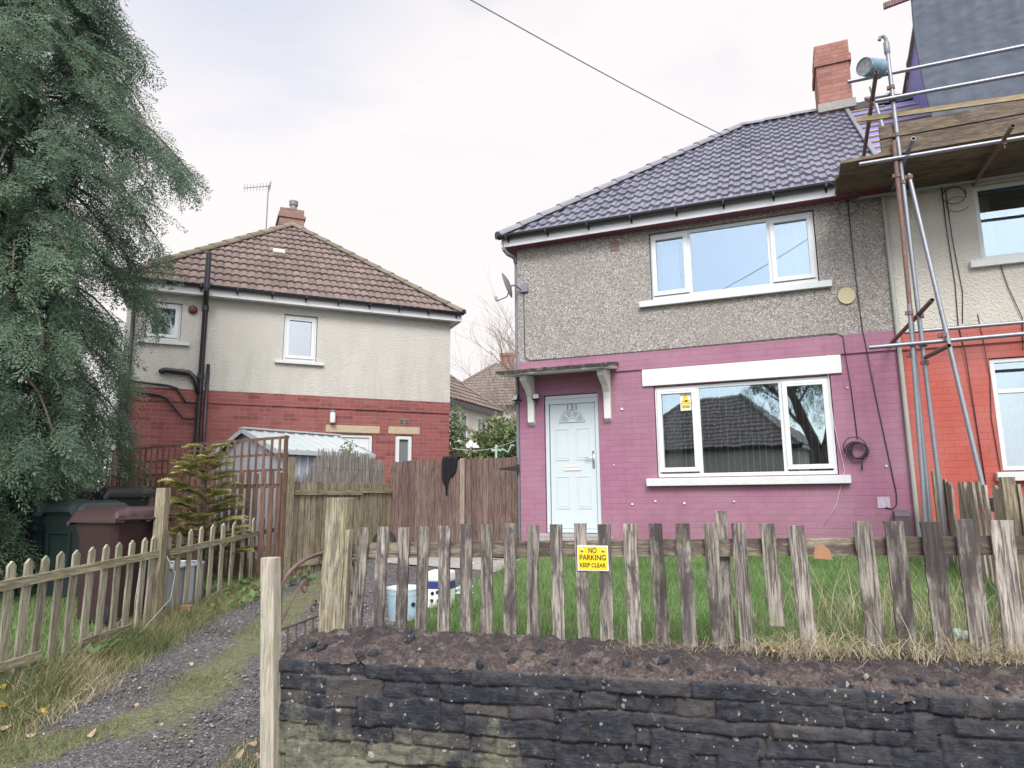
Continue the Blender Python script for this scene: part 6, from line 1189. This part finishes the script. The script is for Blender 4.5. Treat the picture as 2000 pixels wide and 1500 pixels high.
# bare tree behind
random.seed(17); bt = thing('bare_tree', 'leafless winter tree with fine twigs rising behind the pebbledashed house', 'tree', (2.3, 33.0, .6)); lim = MB(); twg = MB()
def grow(p, d, L_, r, depth):
    n = 4; pts = [p]; q = p; dd = d.normalized()
    for i in range(n): dd = (dd + Vector((random.uniform(-.16, .16), random.uniform(-.16, .16), random.uniform(-.06, .12)))).normalized(); q = q + dd * L_ / n; pts.append(q)
    (lim if depth < 2 else twg).tube(pts, [r * (1 - .5 * i / n) for i in range(n + 1)], 6 if depth < 2 else 4, cap=False)
    if depth >= 5: return
    for k in range({0: 6, 1: 5, 2: 5, 3: 4, 4: 3}[depth]):
        f = random.uniform(.35, 1); i = min(n - 1, int(f * n)); b_ = pts[i].lerp(pts[i + 1], f * n - i); nd_ = (dd + Vector((random.uniform(-1, 1), random.uniform(-1, 1), random.uniform(-.2, .7))).normalized() * random.uniform(.5, .95)).normalized(); grow(b_, nd_, L_ * random.uniform(.5, .75), r * .48, depth + 1)
for k, (dx, dz) in enumerate(((-.75, 1.0), (-.5, 1.3), (.5, 1.2), (-.95, .7), (-.65, 1.0))): grow(Vector((0, 0, 1.6 + .2 * k)), Vector((dx, random.uniform(-.4, .4), dz)), 4.6, .075, 1)
lim.tube([(0, 0, -.3), (.05, 0, 1.0), (0, 0, 2.3)], [.22, .17, .13], 8); lim.build('trunk', M_TRUNK, bt, smooth=True); twg.build('crown', M_TWIG, bt)
# leafy shrubs beyond the fence
def leafq(n, r): return (np.array([(0, 0, 0), (.5, .28, .05), (1, 0, 0), (.5, -.28, -.05)]), np.array([(0, 1, 2, 3)]), np.array([.2, .5, .8, .5]))
LQ = [leafq(0, 0)]
def shrub(name, label, pos, blobs, nleaf, size, mat, seed, cat='shrub', group=None):
    random.seed(seed); t = thing(name, label, cat, pos, 0, group); S = Scatter(); st = MB()
    for (c, rad, w) in blobs:
        c = Vector(c)
        for k in range(int(9 * w)): e = c + Vector((random.gauss(0, .5) * rad[0], random.gauss(0, .5) * rad[1], random.uniform(.0, .9) * rad[2])); st.tube([(c.x * .4, c.y * .4, -.1), (c.x * .8, c.y * .8, c.z * .5), e], [.018, .012, .003], 4)
        for k in range(int(nleaf * w)):
            d = Vector((random.gauss(0, 1), random.gauss(0, 1), random.gauss(0, 1))).normalized(); rr = random.random() ** .45; lump = 1 + .35 * mnoise.noise(d * 2.3 + c); p = c + Vector((d.x * rad[0], d.y * rad[1], d.z * rad[2])) * rr * lump
            S.put(LQ[0], p, frame_from((random.gauss(0, 1), random.gauss(0, 1), random.gauss(.3, .8)), random.random() * 6), size * random.uniform(.7, 1.4), random.uniform(-.15, .35) + .2 * d.z * rr)
    st.build('stem', M_TRUNK, t); S.build('foliage', mat, t); return t
shrub('shrub', 'tall dense green privet shrub behind the brown fence against the pink corner', (-.35, 15.6, .7), (((0, 0, 1.5), (.75, .7, 1.25), 1), ((.7, .2, 1.5), (.7, .6, 1.5), .9), ((.35, 0, .7), (1.1, .7, .8), .6)), 6500, .10, M_SHRUB, 1)
shrub('shrub', 'wispy tall green shrub close to the corner of the brick house', (-1.3, 16.4, .7), (((-.1, 0, 1.6), (.42, .5, 1.6), 1), ((.45, 0, .9), (.5, .5, 1.0), .7)), 2600, .09, M_SHRUB, 2)
shrub('shrub', 'thin twiggy evergreen bush poking above the reed screen before the far white door', (-2.62, 10.75, .7), (((0, 0, 1.25), (.17, .2, .45), .6), ((0, 0, 1.6), (.12, .12, .2), .5)), 420, .045, M_SHRUB, 3)
for k, (x, y_, hh_) in enumerate(((-14.6, 19.5, 3.4), (-12.6, 18.6, 3.0), (-11.3, 17.6, 2.4), (-18.5, 18, 3.6))): shrub('hedge_shrub', ('broad dark garden shrub', 'middling dark garden shrub', 'smaller dark garden shrub', 'outermost dark garden shrub')[k] + ' behind the conifer at the edge of the side lawn', (x, y_, .5), (((0, 0, hh_ * .45), (1.6, 1.0, hh_ * .6), 1),), 1500, .2, M_CONIF, 30 + k, 'shrub', 'shrubs behind the conifer')
# weeds along the verge
random.seed(66); wd = Scatter()
for (u, v, sc_) in ((960, 1140, .0), (575, 1120, .10), (590, 1135, .08), (470, 1160, .09), (485, 1170, .10), (500, 1150, .12), (440, 1185, .08), (390, 1205, .06), (545, 1150, .09), (560, 1095, .1), (200, 1270, .07), (600, 1110, .09), (535, 1105, .1)):
    if not sc_: continue
    yy = 5.0
    for it in range(40): q = at_y(u, v, yy); yy += (q.z - gz1(q.x, q.y)) * 1.2
    for k in range(26): a = random.random() * 6.283; wd.put(LQ[0], (q.x + random.gauss(0, .10), q.y + random.gauss(0, .16), gz1(q.x, q.y) + random.uniform(.0, .06)), frame_from((math.cos(a), math.sin(a), random.uniform(.3, 1.2)), random.uniform(-.6, .6)), sc_ * random.uniform(.7, 1.5), random.uniform(0, .4))
o = wd.build('weeds', M_WEED, None); tag(o, kind='stuff')
# grasses: one object per kind, nobody could count the blades
def blades(name, P, h, w, mat, lean=.5, seg=1, tone=None, arch=0.0, zo=0.0):
    """P (n,2) ground points; h, w (n,) sizes; triangles or arched strips"""
    n = len(P); x, y_ = P[:, 0], P[:, 1]; z = gz(x, y_) - .01 + zo; a = rng.uniform(0, 2 * np.pi, n); b_ = rng.uniform(0, 2 * np.pi, n); lx, ly = np.cos(b_) * lean, np.sin(b_) * lean; k = rng.uniform(.2, 1, n) * h
    tone = rng.uniform(0, 1, n) if tone is None else tone; wx, wy = np.cos(a) * w / 2, np.sin(a) * w / 2; rows = []
    for i in range(seg + 1):
        f = i / seg; cx = x + lx * k * f ** (1.5 if seg > 1 else 1); cy = y_ + ly * k * f ** (1.5 if seg > 1 else 1); cz = z + h * (f - arch * f * f * rng.uniform(.5, 1, n) if arch else f); tw = (1 - f) * .9 + .1
        rows.append(np.stack([cx - wx * tw, cy - wy * tw, cz], 1)); rows.append(np.stack([cx + wx * tw, cy + wy * tw, cz], 1))
    V = np.stack(rows, 1).reshape(-1, 3); m_ = 2 * (seg + 1); base = np.arange(n)[:, None] * m_; Fq = np.concatenate([base + np.array([[2*i, 2*i+1, 2*i+3, 2*i+2]]) for i in range(seg)], 0)
    o = fast(name, V, Fq, np.repeat(tone, m_), mat); tag(o, kind='stuff'); return o
def pts_in(n, x0, x1, y0, y1, wfun):
    P = np.stack([rng.uniform(x0, x1, n), rng.uniform(y0, y1, n)], 1); keep = rng.uniform(0, 1, n) < wfun(P[:, 0], P[:, 1]); return P[keep]
def nz2(x, y_, s, o=0): return np.array([mnoise.noise(Vector((a * s, b * s, o))) for a, b in zip(x, y_)])
def garden_w(x, y_):
    xb = -1.3 + .3 * (y_ - 4.6); d_ = (x - PO[0]) * math.sin(-PTH) + (y_ - PO[1]) * math.cos(PTH)
    fence = 4.65 - .279 * (x + 1.09); return sstep(xb + .05, xb + .4, x) * (y_ > fence - .04) * (d_ < -.12) * np.where((x < 1.6) & (d_ > -.95), .04, 1)
P = pts_in(120000, -1.2, 5.2, 3.4, 10.4, garden_w); t = np.clip(.45 + .35 * nz2(P[:, 0], P[:, 1], 1.6) + rng.normal(0, .17, len(P)), 0, 1); hh = (.05 + .05 * rng.random(len(P))) * (1 + .5 * nz2(P[:, 0], P[:, 1], 2.5, 4)); blades('lawn_grass', P, hh, np.full(len(P), .0065), M_GRASS, .8, 1, t)
lawnw = lambda x, y_: (x < -3.58) * 1.0
P = pts_in(42000, -9.5, -3.5, 4.3, 9.6, lawnw); t = np.clip(.5 + .3 * nz2(P[:, 0], P[:, 1], 1.3) + rng.normal(0, .15, len(P)), 0, 1); blades('side_lawn_grass', P, .05 + .04 * rng.random(len(P)), np.full(len(P), .008), M_GRASS, .8, 1, t)
verge = lambda x, y_: np.exp(-((x + 3.38 - .02 * (y_ - 5)) / .17) ** 2) * np.clip(.75 + .9 * nz2(x, y_, 1.7, 3), .1, 1)
P = pts_in(60000, -4.0, -2.9, 4.2, 9.8, verge); t = np.clip(.45 + .5 * nz2(P[:, 0], P[:, 1], 1.5, 7) + rng.normal(0, .2, len(P)), 0, 1); blades('verge_grass', P, .06 + .13 * rng.random(len(P)), np.full(len(P), .006), M_VERGE, 1.0, 2, t, .35)
strip_w = lambda x, y_: np.exp(-((x + np.clip(5.1 - y_, 0, 2) * .95 + 2.48 + .03 * (y_ - 5)) / .27) ** 2) * np.clip(.35 + 1.5 * nz2(x, y_, 1.9, 9), 0, 1)
P = pts_in(40000, -4.0, -1.6, 3.9, 7.6, strip_w); t = np.clip(.25 + rng.normal(0, .2, len(P)), 0, 1); blades('drive_grass', P, .02 + .045 * rng.random(len(P)), np.full(len(P), .006), M_VERGE, 1.2, 1, t)
def dry_w(x, y_):
    fence = 4.65 - .279 * (x + 1.09); d = y_ - fence; return np.exp(-((d + .07) / .14) ** 2) * np.interp(x, [-1.0, -.2, .4, .9, 1.4, 2.6, 3.4], [.08, .12, .3, .8, 1.0, 1.0, 1.0]) * np.clip(.6 + 1.1 * nz2(x, y_ * 0, 2.2, 2), .05, 1)
P = pts_in(62000, -1.0, 3.6, 3.2, 4.8, dry_w); blades('dry_grass', P, .08 + .22 * rng.random(len(P)) ** 1.5, np.full(len(P), .0042), M_DRY, 1.5, 4, None, .8, .05)
P = pts_in(1500, 1.6, 3.2, 3.5, 5.0, lambda x, y_: np.clip((x - 1.5) / .8, 0, 1) * .6); blades('tall_dry_grass', P, .25 + .35 * rng.random(len(P)), np.full(len(P), .004), M_DRY, .7, 5, None, .35)
P = pts_in(9000, -3.75, -3.1, 4.3, 9.0, lambda x, y_: np.clip(1.6 * nz2(x, y_, 1.4, 5), 0, 1)); blades('verge_dry_grass', P, .10 + .16 * rng.random(len(P)), np.full(len(P), .005), M_DRY, 1.3, 3, None, .7)
P = pts_in(5000, -1.75, -1.45, 4.1, 4.6, lambda x, y_: .1 + 0 * x); blades('post_foot_grass', P, .04 + .08 * rng.random(len(P)), np.full(len(P), .006), M_VERGE, 1.1, 2, None, .4)
# loose stones on the drive tracks: countless, one object
def stones(n, x0, x1, y0, y1, wf, smin, smax, mat, name):
    P = pts_in(n, x0, x1, y0, y1, wf); n = len(P); base = np.array([(1, 0, 0), (0, 1, 0), (-1, 0, 0), (0, -1, 0), (.2, .1, .8), (0, 0, -.5)], float); tri = np.array([(0, 1, 4), (1, 2, 4), (2, 3, 4), (3, 0, 4), (1, 0, 5), (2, 1, 5), (3, 2, 5), (0, 3, 5)]); sz = smin + (smax - smin) * rng.random(n) ** 3; a = rng.uniform(0, 6.283, n); k = base[None] * (1 + .35 * rng.normal(0, 1, (n, 6, 3))) * sz[:, None, None]
    X = k[..., 0] * np.cos(a)[:, None] - k[..., 1] * np.sin(a)[:, None] + P[:, :1]; Y = k[..., 0] * np.sin(a)[:, None] + k[..., 1] * np.cos(a)[:, None] + P[:, 1:]; Z = k[..., 2] * .8 + gz(P[:, 0], P[:, 1])[:, None] + .004
    o = fast(name, np.stack([X, Y, Z], 2).reshape(-1, 3), (np.arange(n)[:, None, None] * 6 + tri[None]).reshape(-1, 3), np.repeat(rng.random(n), 6), mat); tag(o, kind='stuff')
M_GRV = m_leaf('gravel_stones', [(0., (.07, .068, .078)), (.5, (.15, .145, .155)), (.9, (.25, .24, .25)), (1., (.42, .41, .41))], .9, .0, .2)
stones(26000, -3.6, -.6, 3.6, 9.0, lambda x, y_: np.clip(.8 - 1.1 * np.exp(-((x + np.clip(5.1 - y_, 0, 2) * .95 + 2.5) / .3) ** 2) - 1.0 * lawn_w(x, y_) + .3 * nz2(x, y_, 1.5, 6), 0, 1), .004, .017, M_GRV, 'drive_gravel')
# ------------------------------------------------------------------ across the road, seen only in the window glass
oh = far_house('dark roofed house across the road mirrored in the downstairs window', (-4.9, -14.0), R(170), 9.5, 8, 3.9, -.1, 3.6, M_REND2, M_TILE3, ((1.0, 2.6, 1.0, 2.3), (5.0, 6.6, 1.0, 2.3)))
random.seed(23); ot = thing('street_tree', 'forked tree with hanging foliage across the road mirrored in the downstairs window', 'tree', (-.1, -3.3, -.05)); lim = MB(); twg = MB(); lim.tube([(0, 0, -.2), (0, 0, 1.6), (.0, 0, 3.0)], [.48, .42, .40], 10)
for dx in (-.42, .36): grow(Vector((.25 * dx, 0, 2.8)), Vector((dx, -.12, 1)), 2.3, .20, 1)
lim.build('trunk', M_TRUNK, ot, smooth=True); twg.build('branch', M_TWIG, ot)
S = Scatter()
for k in range(420):
    d = Vector((random.gauss(0, 1), random.gauss(0, 1), random.gauss(0, .6))).normalized() * random.random() ** .4; S.put(TP[k % 6], (d.x * 3.0, d.y * 2.2 - 1.2, 5.6 + d.z * 1.5), frame_from((random.gauss(0, .3), random.gauss(0, .3), -1), random.random() * 6), 1.6, random.uniform(-.1, .3))
S.build('crown', M_CONIF, ot)
